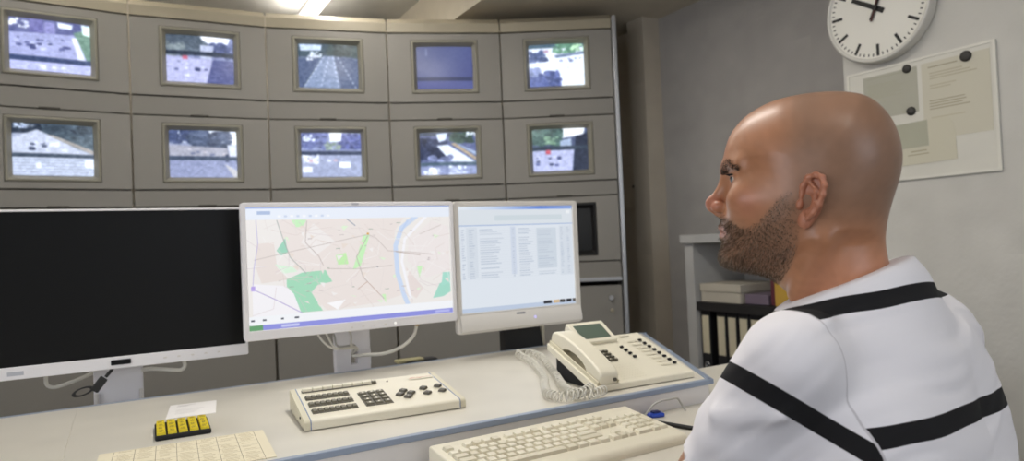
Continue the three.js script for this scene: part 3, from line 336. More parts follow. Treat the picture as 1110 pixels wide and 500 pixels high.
// ---------------------------------------------------------------- things on the desk
const LOC = (X, Z) => V(X, 0, Z);
{ // camera control console: wedge body, side caps, key groups on the sloping top
  const t = thing('control_console', 'cream camera control console with dark key blocks and a small red print', 'console', V(-0.252, DT, -1.3257), 25.3 * Math.PI / 180);
  const W = 0.317, H0 = 0.018, H1 = 0.042, DP = 0.203, sl = Math.atan2(H1 - H0, DP), SL = Math.hypot(DP, H1 - H0);
  const wedge = (x0, x1, e = 0) => { const s = new THREE.Shape(); s.moveTo(0 - e, 0.002); s.lineTo(-e, H0 - 0.004 + e); s.quadraticCurveTo(-e, H0 + e, 0.005, H0 + 0.002 + e); s.lineTo(DP - 0.004, H1 + e); s.lineTo(DP + e, H1 - 0.004); s.lineTo(DP + e, 0.002); s.closePath(); return new THREE.ExtrudeGeometry(s, { depth: x1 - x0, bevelEnabled: false }).rotateY(Math.PI / 2).translate(x0, 0, 0); };
  part('body', wedge(-W / 2 + 0.0125, W / 2 - 0.0125), M.cream, t);
  for (const s of [-1, 1]) { part('side_cap', wedge(Math.min(s * (W / 2 - 0.011), s * W / 2), Math.max(s * (W / 2 - 0.011), s * W / 2)), M.creamSide, t); part('blue_line', wedge(Math.min(s * (W / 2 - 0.0125), s * (W / 2 - 0.011)), Math.max(s * (W / 2 - 0.0125), s * (W / 2 - 0.011)), 0.0006), M.blueLine, t); }
  part('side_screw', cyl(0.0025, 0.0025, 0.002, 10), M.blackMatte, t, V(-W / 2 - 0.0005, 0.016, -0.05), [0, 0, Math.PI / 2]);
  const top = new THREE.Group(); top.name = 'key_field'; t.add(top); top.position.set(0, H0 + 0.0012, 0); top.rotation.x = sl;   // x along, -z up the slope
  const at = (u, v) => V((u - 0.5) * W, 0.0008, -v * SL), well = (u0, u1, v0, v1) => part('key_well', rbx((u0 - 0.5) * W, (u1 - 0.5) * W, 0, 0.0016, -v1 * SL, -v0 * SL, 0.0007, 1), M.keyDark, top);
  well(0.063, 0.557, 0.81, 0.88);
  for (let i = 0; i < 7; i++) part('key', keycap(0.0195, 0.0125, 0.006, 0.85), M.cream, top, at(0.0985 + i * 0.0655, 0.85));
  for (let i = 0; i < 3; i++) part('key', keycap(0.006, 0.009, 0.0045, 0.8), M.keyOlive, top, at(0.508 + i * 0.02, 0.845));
  for (const v of [0.62, 0.415, 0.215]) { well(0.064, 0.34, v - 0.056, v + 0.056); for (let i = 0; i < 8; i++) part('key', keycap(0.0098, 0.0165, 0.004, 0.75), M.keyOlive, top, at(0.083 + i * 0.0342, v)); }
  well(0.388, 0.561, 0.165, 0.585); for (let r = 0; r < 4; r++) for (let q = 0; q < 3; q++) { const k = part('key', keycap(0.0155, 0.0145, 0.004, 0.75), M.keyOlive, top, at(0.418 + q * 0.057, 0.22 + r * 0.103)); part('digit', new THREE.PlaneGeometry(0.004, 0.006).rotateX(-Math.PI / 2), M.cream, k, V(0, 0.0042, 0)); }
  const dk = (u, v) => { const k = part('arrow_key', keycap(0.0145, 0.0145, 0.0045, 0.8).rotateY(Math.PI / 4), M.keyDark, top, at(u, v)); part('arrow', new THREE.CircleGeometry(0.0028, 3).rotateX(-Math.PI / 2), M.creamDark, k, V(0, 0.0047, 0)); };
  for (const [u, v] of [[0.636, 0.36], [0.71, 0.36], [0.673, 0.265], [0.673, 0.455]]) dk(u, v);
  for (const [u, v] of [[0.812, 0.455], [0.809, 0.295], [0.915, 0.463], [0.912, 0.305]]) part('zoom_key', keycap(0.014, 0.014, 0.0045, 0.8).rotateY(Math.PI / 4), M.keyDark, top, at(u, v));
  part('indicator_lamp', new THREE.SphereGeometry(0.0018, 10, 8), M.redBrown, top, at(0.635, 0.85));
  const pr = canvas(256, 96, (c, w, h) => { c.fillStyle = '#e6e0cd'; c.fillRect(0, 0, w, h); c.strokeStyle = '#c8443a'; c.lineWidth = 9; c.beginPath(); c.moveTo(14, 62); c.quadraticCurveTo(40, 10, 70, 40); c.stroke(); c.fillStyle = '#c8443a'; c.fillRect(14, 64, 120, 5); c.fillStyle = '#b0564c'; for (let i = 0; i < 9; i++) c.fillRect(84 + i * 17, 36 + (i % 3) * 3, 13, 18 - (i % 2) * 4); });
  part('maker_print', new THREE.PlaneGeometry(0.056, 0.018).rotateX(-Math.PI / 2), new THREE.MeshStandardMaterial({ map: pr, roughness: 0.5 }), top, at(0.872, 0.845));
  const pt = canvas(256, 32, (c, w, h) => { c.fillStyle = '#e6e0cd'; c.fillRect(0, 0, w, h); c.fillStyle = '#a39c88'; for (let i = 0; i < 13; i++) c.fillRect(6 + i * 19, 9, 14, 13); });
  part('type_print', new THREE.PlaneGeometry(0.062, 0.008).rotateX(-Math.PI / 2), new THREE.MeshStandardMaterial({ map: pt, roughness: 0.5 }), top, at(0.455, 0.965));
  flatten(top);
}
{ // telephone
  const t = thing('telephone', 'cream desk telephone with handset, tilted grey display and black function keys', 'telephone', V(0.288, DT, -1.5345), 27.3 * Math.PI / 180);
  const W = 0.272, DP = 0.205, H1 = 0.083, H0 = 0.012, sl = Math.atan2(H1 - H0, DP), SL = Math.hypot(DP, H1 - H0);
  const wedge = (x0, x1, z0, z1, y0, y1, r = 0.004) => { const s = new THREE.Shape(); s.moveTo(z0, 0.001); s.lineTo(z0, y0 - r); s.quadraticCurveTo(z0, y0, z0 + r, y0 + r * 0.4); s.lineTo(z1 - r, y1); s.quadraticCurveTo(z1, y1, z1, y1 - r); s.lineTo(z1 - 0.01, 0.001); s.closePath(); return new THREE.ExtrudeGeometry(s, { depth: x1 - x0 - 0.004, bevelEnabled: true, bevelThickness: 0.002, bevelSize: 0.0015, bevelSegments: 2 }).rotateY(Math.PI / 2).translate(x0 + 0.002, 0, 0); };
  const foot = new THREE.Shape(); foot.moveTo(0.05, 0); foot.lineTo(0.19, 0); foot.lineTo(0.19, 0.055); foot.closePath();
  const plateS = new THREE.Shape(); plateS.moveTo(0, 0.003); plateS.lineTo(0, H0); plateS.quadraticCurveTo(0.001, H0 + 0.003, 0.005, H0 + 0.003); plateS.lineTo(DP, H1 + 0.001); plateS.lineTo(DP, H1 - 0.012); plateS.lineTo(0.03, 0.006); plateS.closePath();
  part('body', new THREE.ExtrudeGeometry(plateS, { depth: W - 0.004, bevelEnabled: true, bevelThickness: 0.002, bevelSize: 0.001, bevelSegments: 2 }).rotateY(Math.PI / 2).translate(-W / 2 + 0.002, 0, 0), M.cream, t);
  part('foot', new THREE.ExtrudeGeometry(foot, { depth: W - 0.03, bevelEnabled: false }).rotateY(Math.PI / 2).translate(-W / 2 + 0.015, 0, 0), M.blackMatte, t);
  const top = new THREE.Group(); top.name = 'key_panel'; t.add(top); top.position.set(0, H0 + 0.0032, 0); top.rotation.x = sl;
  const at = (u, v) => V((u - 0.5) * W, 0.0006, -v * SL);
  // cradle and handset at the left, running up the slope
  const handset = new THREE.Group(); handset.name = 'handset'; t.add(handset); handset.position.set(-W / 2 + 0.033, H0 + 0.004, 0); handset.rotation.x = sl;
  const hs = new THREE.Shape(); hs.moveTo(0.006, 0.004); hs.lineTo(0.006, 0.017); hs.quadraticCurveTo(0.008, 0.024, 0.022, 0.027); hs.quadraticCurveTo(0.11, 0.043, 0.182, 0.034); hs.quadraticCurveTo(0.210, 0.030, 0.212, 0.020); hs.lineTo(0.212, 0.004); hs.lineTo(0.166, 0.004); hs.quadraticCurveTo(0.155, 0.021, 0.108, 0.024); hs.quadraticCurveTo(0.062, 0.021, 0.054, 0.004); hs.closePath();
  part('grip', new THREE.ExtrudeGeometry(hs, { depth: 0.036, bevelEnabled: true, bevelThickness: 0.006, bevelSize: 0.004, bevelSegments: 4 }).rotateY(Math.PI / 2).translate(-0.018, 0, 0), M.cream, handset);
  part('cord_plug', rbx(-0.004, 0.004, 0.006, 0.013, -0.004, 0.003, 0.002, 1), M.keyDark, handset, V(0.014, 0, 0));
  part('cradle', [rbx(-0.029, -0.0255, -0.004, 0.008, -0.214, -0.002, 0.0015, 1), rbx(0.0255, 0.029, -0.004, 0.006, -0.214, -0.002, 0.0015, 1), rbx(-0.027, 0.027, -0.004, 0.0035, -0.05, -0.006, 0.0015, 1), rbx(-0.027, 0.027, -0.004, 0.0035, -0.212, -0.168, 0.0015, 1)], M.creamSide, handset);
  // display housing, tilted more steeply
  const disp = new THREE.Group(); disp.name = 'display'; t.add(disp); disp.position.set((0.475 - 0.5) * W, H0 + 0.0032 + 0.84 * SL * Math.sin(sl), -0.84 * SL * Math.cos(sl)); disp.rotation.x = sl + 0.2;
  part('display_housing', rbx(-0.054, 0.054, -0.012, 0.008, -0.081, 0.0, 0.003), M.cream, disp);
  part('display_window', rbx(-0.041, 0.041, 0.0075, 0.0088, -0.068, -0.012, 0.001, 1), M.lcd, disp);
  const kk = keycap(0.0118, 0.0088, 0.004, 0.78), fk = keycap(0.009, 0.0062, 0.004, 0.8);
  for (let r = 0; r < 4; r++) for (let q = 0; q < 3; q++) { const k = part('key', kk, M.keyDark, top, at(0.325 + q * 0.052, 0.445 + r * 0.065)); part('digit', new THREE.PlaneGeometry(0.003, 0.004).rotateX(-Math.PI / 2), M.creamDark, k, V(0, 0.0042, 0)); }
  for (let i = 0; i < 4; i++) part('function_key', fk, M.blackMatte, top, at(0.634 + 0.002 * i, 0.69 - i * 0.08));
  for (let i = 0; i < 8; i++) part('function_key', fk, M.blackMatte, top, at(0.9 + 0.004 * i, 0.79 - i * 0.083));
  for (let i = 0; i < 8; i++) part('key_label', new THREE.PlaneGeometry(0.03, 0.006).rotateX(-Math.PI / 2), M.creamDark, top, at(0.815 + 0.004 * i, 0.79 - i * 0.083));
  part('type_print', new THREE.PlaneGeometry(0.03, 0.004).rotateX(-Math.PI / 2), mat('#a9a391', 0.6), top, at(0.8, 0.93));
  const hs2 = []; for (let r = 0; r < 7; r++) for (let q = 0; q < 9; q++) hs2.push(new THREE.CircleGeometry(0.0011, 8).rotateX(-Math.PI / 2).translate((0.3 + q * 0.028 - 0.5) * W, 0.0004, -(0.06 + r * 0.045) * SL)); const sp = part('speaker_holes', hs2, mat('#b8b19c', 0.8), top); sp.userData.kind = 'stuff';
  flatten(top); flatten(handset, 'cradle');
}
{ // coiled cord
  const pts = [[0.154, 0.789, -1.452], [0.13, 0.785, -1.418], [0.095, 0.782, -1.402], [0.064, 0.782, -1.43], [0.058, 0.782, -1.49], [0.060, 0.782, -1.60], [0.050, 0.782, -1.72], [0.036, 0.783, -1.83], [0.01, 0.784, -1.92], [0.000, 0.786, -1.955], [0.025, 0.79, -1.935], [0.062, 0.79, -1.86], [0.080, 0.783, -1.73], [0.09, 0.782, -1.62], [0.098, 0.782, -1.50], [0.118, 0.782, -1.425], [0.150, 0.783, -1.412], [0.182, 0.783, -1.445]].map((p) => V(...p));
  const curve = new THREE.CatmullRomCurve3(pts, false, 'centripetal'), L = curve.getLength(), seg = 2400, fr = curve.computeFrenetFrames(seg, false), P = [], up = V(0, 1, 0);
  let turn = 0;                                                        // the coil is bunched in front of the phone and pulled open behind
  for (let i = 0; i <= seg; i++) { const c = curve.getPointAt(i / seg), T = fr.tangents[i]; const s = V().crossVectors(T, up).normalize(), q = V().crossVectors(s, T); turn += 2 * Math.PI * (L / seg) / (0.0105 + 0.013 * sst(-1.46, -1.6, c.z)); const r = 0.0088; P.push(c.clone().addScaledVector(s, Math.cos(turn) * r).addScaledVector(q, Math.sin(turn) * r + 0.001)); }
  const cr = new (class extends THREE.Curve { arcLengthDivisions = P.length * 2; getPoint(t, o = V()) { const x = t * (P.length - 1), i = Math.min(P.length - 2, Math.floor(x)); return o.copy(P[i]).lerp(P[i + 1], x - i); } })();
  const g = new THREE.TubeGeometry(cr, seg, 0.0018, 5, false);
  single('coiled_cord', g, M.cable, 'white coiled cord looped beside the telephone', 'cord');
}
{ // yellow button pad
  const t = thing('button_pad', 'small black button pad with yellow keys', 'keypad', V(-0.617, DT, -1.2581), 28.1 * Math.PI / 180);
  part('body', rbx(-0.0468, 0.0468, 0, 0.009, -0.113, 0.001, 0.003), M.blackMatte, t);
  seedState = 5;
  for (let q = 0; q < 5; q++) for (let r = 0; r < 4; r++) {
    const tex = canvas(48, 64, (c, w, h) => { c.fillStyle = '#dec81e'; c.fillRect(0, 0, w, h); c.fillStyle = '#5d3d08'; for (let k = 0; k < 3; k++) c.fillRect(8 + rr(0, 6), 12 + k * 15, rr(16, 28), 6); });
    part('key', keycap(0.0152, 0.0258, 0.0055, 0.88), new THREE.MeshStandardMaterial({ map: tex, roughness: 0.5 }), t, V(-0.0365 + q * 0.01825, 0.0085, -0.0965 + r * 0.0267));
  }
  t.traverse((o) => { if (o.name === 'key') { const g = o.geometry = o.geometry.clone(), p = g.attributes.position, uv = g.attributes.uv; for (let i = 0; i < p.count; i++) uv.setXY(i, p.getX(i) / 0.0152 + 0.5, 0.5 - p.getZ(i) / 0.0258); } });
}
{
  const tx = canvas(256, 256, (c, w, h) => { c.fillStyle = '#f3f0ee'; c.fillRect(0, 0, w, h); c.fillStyle = '#b9b6b4'; c.fillRect(40, 26, 100, 7); c.fillRect(40, 44, 60, 6); c.fillStyle = '#cfccca'; for (let i = 0; i < 5; i++) c.fillRect(40, 110 + i * 20, 150 - i * 12, 5); });
  const g = new THREE.BoxGeometry(0.094, 0.0012, 0.133); single('paper_card', g, new THREE.MeshStandardMaterial({ map: tx, roughness: 0.9 }), 'white printed card lying behind the yellow button pad', 'card', null, V(-0.7075, DT + 0.0007, -1.4845), 0.40);
}
{
  const t = canvas(1024, 768, (c, w, h) => { c.fillStyle = '#e8dfc6'; c.fillRect(0, 0, w, h); seedState = 31; c.strokeStyle = '#8c7f62'; c.lineWidth = 3; c.fillStyle = '#b7a883'; const cw = w / 8.2; for (let r = 0; r < 6; r++) for (let q = 0; q < 7; q++) { const x = cw * 0.68 + q * cw, y = 14 + r * 122; c.strokeRect(x, y, cw, 122); for (let k = 0; k < 3; k++) if (rnd() > 0.12) c.fillRect(x + 14 + rr(0, 16), y + 22 + k * 32, rr(50, 90), 9); } });
  const g = new THREE.BoxGeometry(0.262, 0.0016, 0.19); single('label_sheet', g, new THREE.MeshStandardMaterial({ map: t, roughness: 0.85 }), 'cream ruled label sheet lying in front of the yellow button pad', 'sheet', null, V(-0.60 + 0.044, DT + 0.0009, -1.222 + 0.083), 26.7 * Math.PI / 180);
}
{ // computer keyboard on the lower worktop
  const KL = 0.44, t = thing('computer_keyboard', 'cream full size computer keyboard on the lower worktop', 'keyboard', V(0.070, DL, -1.235), 31 * Math.PI / 180);
  const sh = new THREE.Shape(); sh.moveTo(-0.095, 0.001); sh.lineTo(-0.095, 0.007); sh.quadraticCurveTo(-0.093, 0.013, -0.085, 0.014); sh.lineTo(-0.063, 0.018); sh.lineTo(0.058, 0.030); sh.lineTo(0.074, 0.033); sh.quadraticCurveTo(0.08, 0.032, 0.08, 0.028); sh.lineTo(0.08, 0.002); sh.closePath();
  part('body', new THREE.ExtrudeGeometry(sh, { depth: KL - 0.008, bevelEnabled: true, bevelThickness: 0.004, bevelSize: 0.003, bevelSegments: 2 }).rotateY(Math.PI / 2).translate(-KL / 2 + 0.004, 0, 0), M.cream, t);
  const f = new THREE.Group(); f.name = 'key_field'; t.add(f); f.position.set(0, 0.0185, 0.063); f.rotation.x = Math.atan2(0.012, 0.121);
  const U = 0.01855, cache = {}, key = (x, row, w, h = 1) => { const id = w + '_' + h; const g = cache[id] = cache[id] || keycap(U * w - 0.0012, U * h - 0.0012, 0.0078, 0.70); part('key', g, rnd() > 0.25 ? M.cream : M.creamDark, f, V(-KL / 2 + 0.0115 + (x + w / 2) * U, 0.0005, -(0.003 + (row + h / 2) * U))); };
  const line = (row, x, ws) => { for (const w of ws) { if (w > 0) key(x, row, w); x += Math.abs(w); } };
  line(5.25, 0, [1, -1, 1, 1, 1, 1, -0.5, 1, 1, 1, 1, -0.5, 1, 1, 1, 1, -0.25, 1, 1, 1]);
  line(4, 0, [1, 1, 1, 1, 1, 1, 1, 1, 1, 1, 1, 1, 1, 2, -0.25, 1, 1, 1, -0.25, 1, 1, 1, 1]);
  line(3, 0, [1.5, 1, 1, 1, 1, 1, 1, 1, 1, 1, 1, 1, 1, 1.5, -0.25, 1, 1, 1, -0.25, 1, 1, 1]);
  line(2, 0, [1.75, 1, 1, 1, 1, 1, 1, 1, 1, 1, 1, 1, 2.25, -3.5, 1, 1, 1]); key(21.5, 2, 1, 2);
  line(1, 0, [1.25, 1, 1, 1, 1, 1, 1, 1, 1, 1, 1, 1, 2.75, -1.25, 1, -1.25, 1, 1, 1]);
  line(0, 0, [1.25, 1.25, 1.25, 6.25, 1.25, 1.25, 1.25, 1.25, -0.25, 1, 1, 1, -0.25, 2, 1]); key(21.5, 0, 1, 2);
  flatten(f);
}
{ // small things by the riser
  const t = thing('plastic_clip', 'small bright blue plastic clip on the lower worktop right of the keyboard', 'clip', V(0.288, DL, -1.455), 0.3);
  part('clip_body', rbx(-0.017, 0.017, 0, 0.009, -0.011, 0.011, 0.004, 3), M.blueToy, t); part('clip_top', rbx(-0.009, 0.009, 0.008, 0.013, -0.007, 0.006, 0.002), mat('#18225c', 0.4), t);
  const p = thing('pen', 'thin black pen on the worktop, half under the right end of the keyboard', 'pen', V(0.300, DL + 0.0045, -1.375), -0.75);
  part('barrel', new THREE.CylinderGeometry(0.0042, 0.0042, 0.13, 14).rotateZ(Math.PI / 2), M.black, p); part('tip', new THREE.CylinderGeometry(0.0042, 0.001, 0.012, 14).rotateZ(Math.PI / 2), M.keyDark, p, V(0.071, 0, 0));
  single('loose_cable', tube([[0.92, -1.1], [0.945, -1.11], [0.978, -1.113], [1.01, -1.10], [1.03, -1.105], [1.045, -1.112], [1.052, -1.105]].map(([X, z], i) => RW(X, DL + [0.003, 0.012, 0.03, 0.036, 0.033, 0.02, 0.003][i], -z)), 0.0022, 50, 7), M.cableGrey, 'thin grey cable hanging in loops against the white riser below the phone', 'cable');
}
{ // cables behind the monitors, the black tie under the left one
  const c1 = thing('monitor_cable', 'white cable sagging from the map monitor to its column, brass plug at its end', 'cable', RW(0.60, 0.80, 1.80), TH);
  part('cord', tube([V(0.118, 0.083, 0), V(0.108, 0.055, 0), V(0.08, 0.025, -0.02), V(0.04, 0.007, -0.05), V(0.0, 0.004, -0.08), V(-0.03, 0.0, -0.12)], 0.0048, 40, 8), M.cable, c1); part('plug', cyl(0.006, 0.006, 0.022, 14), M.ochre, c1, V(0.119, 0.092, 0));
  const c2 = thing('monitor_cable', 'bundle of thin white cables hanging left of the map monitor column', 'cable', RW(0.50, 0.80, 1.85), TH);
  for (const [x, z, s] of [[-0.055, 0.02, 0.0], [-0.035, 0.025, 0.012], [-0.012, 0.0, 0.022], [0.03, 0.01, 0.03]]) part('cord', tube([V(x, 0.105, z - 0.02), V(x + 0.012, 0.07, z), V(x + 0.035 - s, 0.045, z + 0.02), V(0.062 - s * 0.4, 0.03 + s * 0.4, 0.0), V(0.066, 0.005, -0.07), V(0.066, -0.02, -0.115)], 0.0028, 34, 7), x === -0.012 ? M.cableGrey : M.cable, c2);
  const c3 = thing('monitor_cable', 'white cable bending out right of the column of the black monitor', 'cable', RW(0.05, 0.80, 1.90), TH);
  part('cord', tube([V(-0.02, 0.022, -0.06), V(0.015, 0.026, -0.03), V(0.05, 0.024, 0), V(0.078, 0.02, 0), V(0.086, 0.028, 0), V(0.08, 0.06, 0), V(0.072, 0.10, -0.02)], 0.0048, 44, 8), M.cable, c3);
  const c4 = thing('monitor_cable', 'white cable bending out left of the column of the black monitor', 'cable', RW(-0.06, 0.78, 1.95), TH);
  part('cord', tube([V(0.03, 0.045, -0.06), V(0.0, 0.045, -0.03), V(-0.045, 0.034, 0), V(-0.082, 0.026, 0), V(-0.094, 0.034, 0), V(-0.094, 0.08, 0)], 0.0045, 44, 8), M.cable, c4);
  const tie = thing('cable_tie', 'black cable with a looped end hanging below the black monitor', 'cable', RW(-0.045, 0.80, 1.86), TH);
  part('lead', tube([V(0.03, 0.06, -0.03), V(0.025, 0.045, -0.01), V(0.012, 0.03, 0)], 0.004, 16, 8), M.cableBlack, tie); part('connector', rbx(-0.009, 0.009, -0.018, 0.018, -0.005, 0.005, 0.003), M.cableBlack, tie, V(-0.002, 0.014, 0), [0, 0, -0.65]); part('loop', new THREE.TorusGeometry(0.019, 0.0042, 8, 28).scale(1, 0.42, 1).rotateZ(0.28), M.cableBlack, tie, V(-0.034, 0.002, 0));
  const pad = thing('folded_strap', 'dark flat object with a pale yellow edge lying behind the desk between two monitors', 'strap', RW(0.79, 0.69, 1.96), TH);
  part('dark_band', rbx(-0.055, 0.05, 0.05, 0.071, -0.02, 0.02, 0.006), M.black, pad); part('pale_band', rbx(-0.075, 0.01, 0.066, 0.0745, -0.018, 0.018, 0.003), mat('#a7a07a', 0.7), pad, V(-0.004, 0, 0)); part('foot', rbx(-0.05, 0.045, 0, 0.052, -0.015, 0.015, 0.004), M.black, pad);
}

// ---------------------------------------------------------------- on the right: clock, board, bookcase
{
  const t = thing('wall_clock', 'round white wall clock with black bar marks and no numerals', 'clock', RW(2.458, 1.903, 1.464), TH - Math.PI / 2);
  const R = 0.197, prof = [[0, 0], [R - 0.004, 0], [R, 0.006], [R, 0.044], [R - 0.004, 0.049], [R - 0.011, 0.049], [R - 0.015, 0.043]].map(([x, y]) => new THREE.Vector2(x, y));
  part('case', new THREE.LatheGeometry(prof, 72).rotateX(Math.PI / 2), M.clockRim, t); part('face', new THREE.CircleGeometry(R - 0.012, 72), M.clockFace, t, V(0, 0, 0.042));
  const bar = (a, r0, r1, w, name, z = 0.0425) => part(name, bx(-w / 2, w / 2, r0, r1, 0, 0.001), M.blackPaint, t, V(0, 0, z), [0, 0, -a]);
  for (let i = 0; i < 12; i++) bar(i * Math.PI / 6, R - 0.065, R - 0.022, 0.0105, 'hour_mark');
  const tk = []; for (let i = 0; i < 60; i++) if (i % 5) tk.push(bx(-0.002, 0.002, R - 0.032, R - 0.022, 0, 0.001).rotateZ(-i * Math.PI / 30)); part('minute_track', tk, M.blackPaint, t, V(0, 0, 0.0425)).userData.kind = 'stuff';
  const hand = (a, r0, r1, w0, w1, m, z, name) => { const s = new THREE.Shape(); s.moveTo(-w0 / 2, r0); s.lineTo(w0 / 2, r0); s.lineTo(w1 / 2, r1); s.lineTo(-w1 / 2, r1); s.closePath(); part(name, new THREE.ExtrudeGeometry(s, { depth: 0.0015, bevelEnabled: false }), m, t, V(0, 0, z), [0, 0, -a]); };
  hand((10 + 4 / 60) * Math.PI / 6, -0.035, 0.105, 0.019, 0.015, M.blackPaint, 0.044, 'hour_hand'); hand(4 * Math.PI / 30, -0.045, 0.16, 0.013, 0.010, M.blackPaint, 0.047, 'minute_hand'); hand(3.2 * Math.PI / 30, -0.05, 0.15, 0.006, 0.005, M.redBrown, 0.05, 'second_hand'); part('hub', cyl(0.01, 0.01, 0.012, 20), M.blackPaint, t, V(0, 0, 0.048), [Math.PI / 2, 0, 0]);
}
{
  const zl = TH - Math.PI / 2, t = thing('notice_board', 'white magnetic notice board hung below the clock behind the head of the operator', 'board', RW(2.458, 1.48, 1.35), zl);   // local x runs towards the camera
  part('sheet', rbx(-0.26, 0.245, -0.207, 0.207, 0, 0.005, 0.002), mat('#d3d0c6', 0.35), t);
  part('frame', loops([[0.515, 0.424, 0, 0.004], [0.515, 0.424, 0.008, 0.004], [0.497, 0.406, 0.008, 0.003], [0.497, 0.406, 0.004, 0.003]]).translate(-0.0075, 0, 0), M.plasticSleeve, t);
  const lines = (seed, dark, boxes) => canvas(220, 280, (c, w, h) => { seedState = seed; c.fillStyle = dark ? '#aeac9e' : '#c9c4b3'; c.fillRect(0, 0, w, h); for (const [x, y, l, n, k] of boxes) { c.fillStyle = k; for (let i = 0; i < n; i++) c.fillRect(x * w, (y + i * 0.035) * h, l * w * rr(0.7, 1), 4); } });
  const sheet = (label, cx, cy, w, h, z, tx, rot = 0, round = 0) => {
    const s = new THREE.Shape(); s.moveTo(-w / 2, -h / 2); s.lineTo(w / 2, -h / 2); if (round) { s.lineTo(w / 2, h / 2 - round); s.quadraticCurveTo(w / 2 - 0.005, h / 2, w / 2 - round, h / 2); } else s.lineTo(w / 2, h / 2); s.lineTo(-w / 2, h / 2); s.closePath();
    const g = new THREE.ExtrudeGeometry(s, { depth: 0.0008, bevelEnabled: false, curveSegments: 8 }); const p = g.attributes.position, uv = g.attributes.uv; for (let i = 0; i < p.count; i++) uv.setXY(i, p.getX(i) / w + 0.5, p.getY(i) / h + 0.5);
    const m = single('notice_sheet', g, new THREE.MeshStandardMaterial({ map: tx, roughness: 0.85 }), label, 'sheet', null, V(cx, cy, z).applyAxisAngle(V(0, 1, 0), zl).add(RW(2.458, 1.48, 1.35)), zl); m.rotation.set(0, zl, 0); m.rotateZ(rot); return m;
  };
  sheet('cream printed sheet with several text blocks, right on the notice board', 0.124, 0.054, 0.217, 0.266, 0.0052, lines(1, 0, [[0.1, 0.06, 0.5, 1, '#9c957f'], [0.12, 0.14, 0.7, 3, '#b4ac95'], [0.12, 0.3, 0.4, 2, '#b9b199'], [0.1, 0.5, 0.6, 4, '#a59d87'], [0.12, 0.72, 0.6, 1, '#bdb59d']]));
  sheet('greyish printed sheet, upper left on the notice board', -0.10, 0.105, 0.2, 0.16, 0.0052, lines(2, 1, [[0.08, 0.05, 0.8, 1, '#a5a391'], [0.08, 0.2, 0.7, 10, '#a9a795']]));
  sheet('cream sheet with a rounded corner and a grey print, low on the notice board', -0.0, -0.085, 0.235, 0.15, 0.0064, canvas(256, 200, (c, w, h) => { c.fillStyle = '#c8c3b0'; c.fillRect(0, 0, w, h); c.fillStyle = '#abaa98'; c.fillRect(0, 0, 0.62 * w, 0.6 * h); c.fillStyle = '#a59d85'; c.fillRect(0.35 * w, 0.68 * h, 60, 6); c.fillRect(0.3 * w, 0.76 * h, 80, 5); }), 0.02, 0.05);
  const mg = (label, x, y, r) => { const p = V(x, y, 0.006).applyAxisAngle(V(0, 1, 0), zl).add(RW(2.458, 1.48, 1.35)); const m = single('magnet', new THREE.LatheGeometry([[0, 0.009], [r * 0.7, 0.009], [r, 0.005], [r, 0]].map(([a, b]) => new THREE.Vector2(a, b)), 24).rotateX(Math.PI / 2), M.magnet, label, 'magnet', null, p, zl); };
  mg('round dark magnet on the greyish sheet at the top of the notice board', -0.034, 0.183, 0.015); mg('large round magnet holding the top of the right hand sheet', 0.162, 0.178, 0.018); mg('round black magnet holding the lower sheet with the rounded corner', -0.026, 0.03, 0.0155);
}
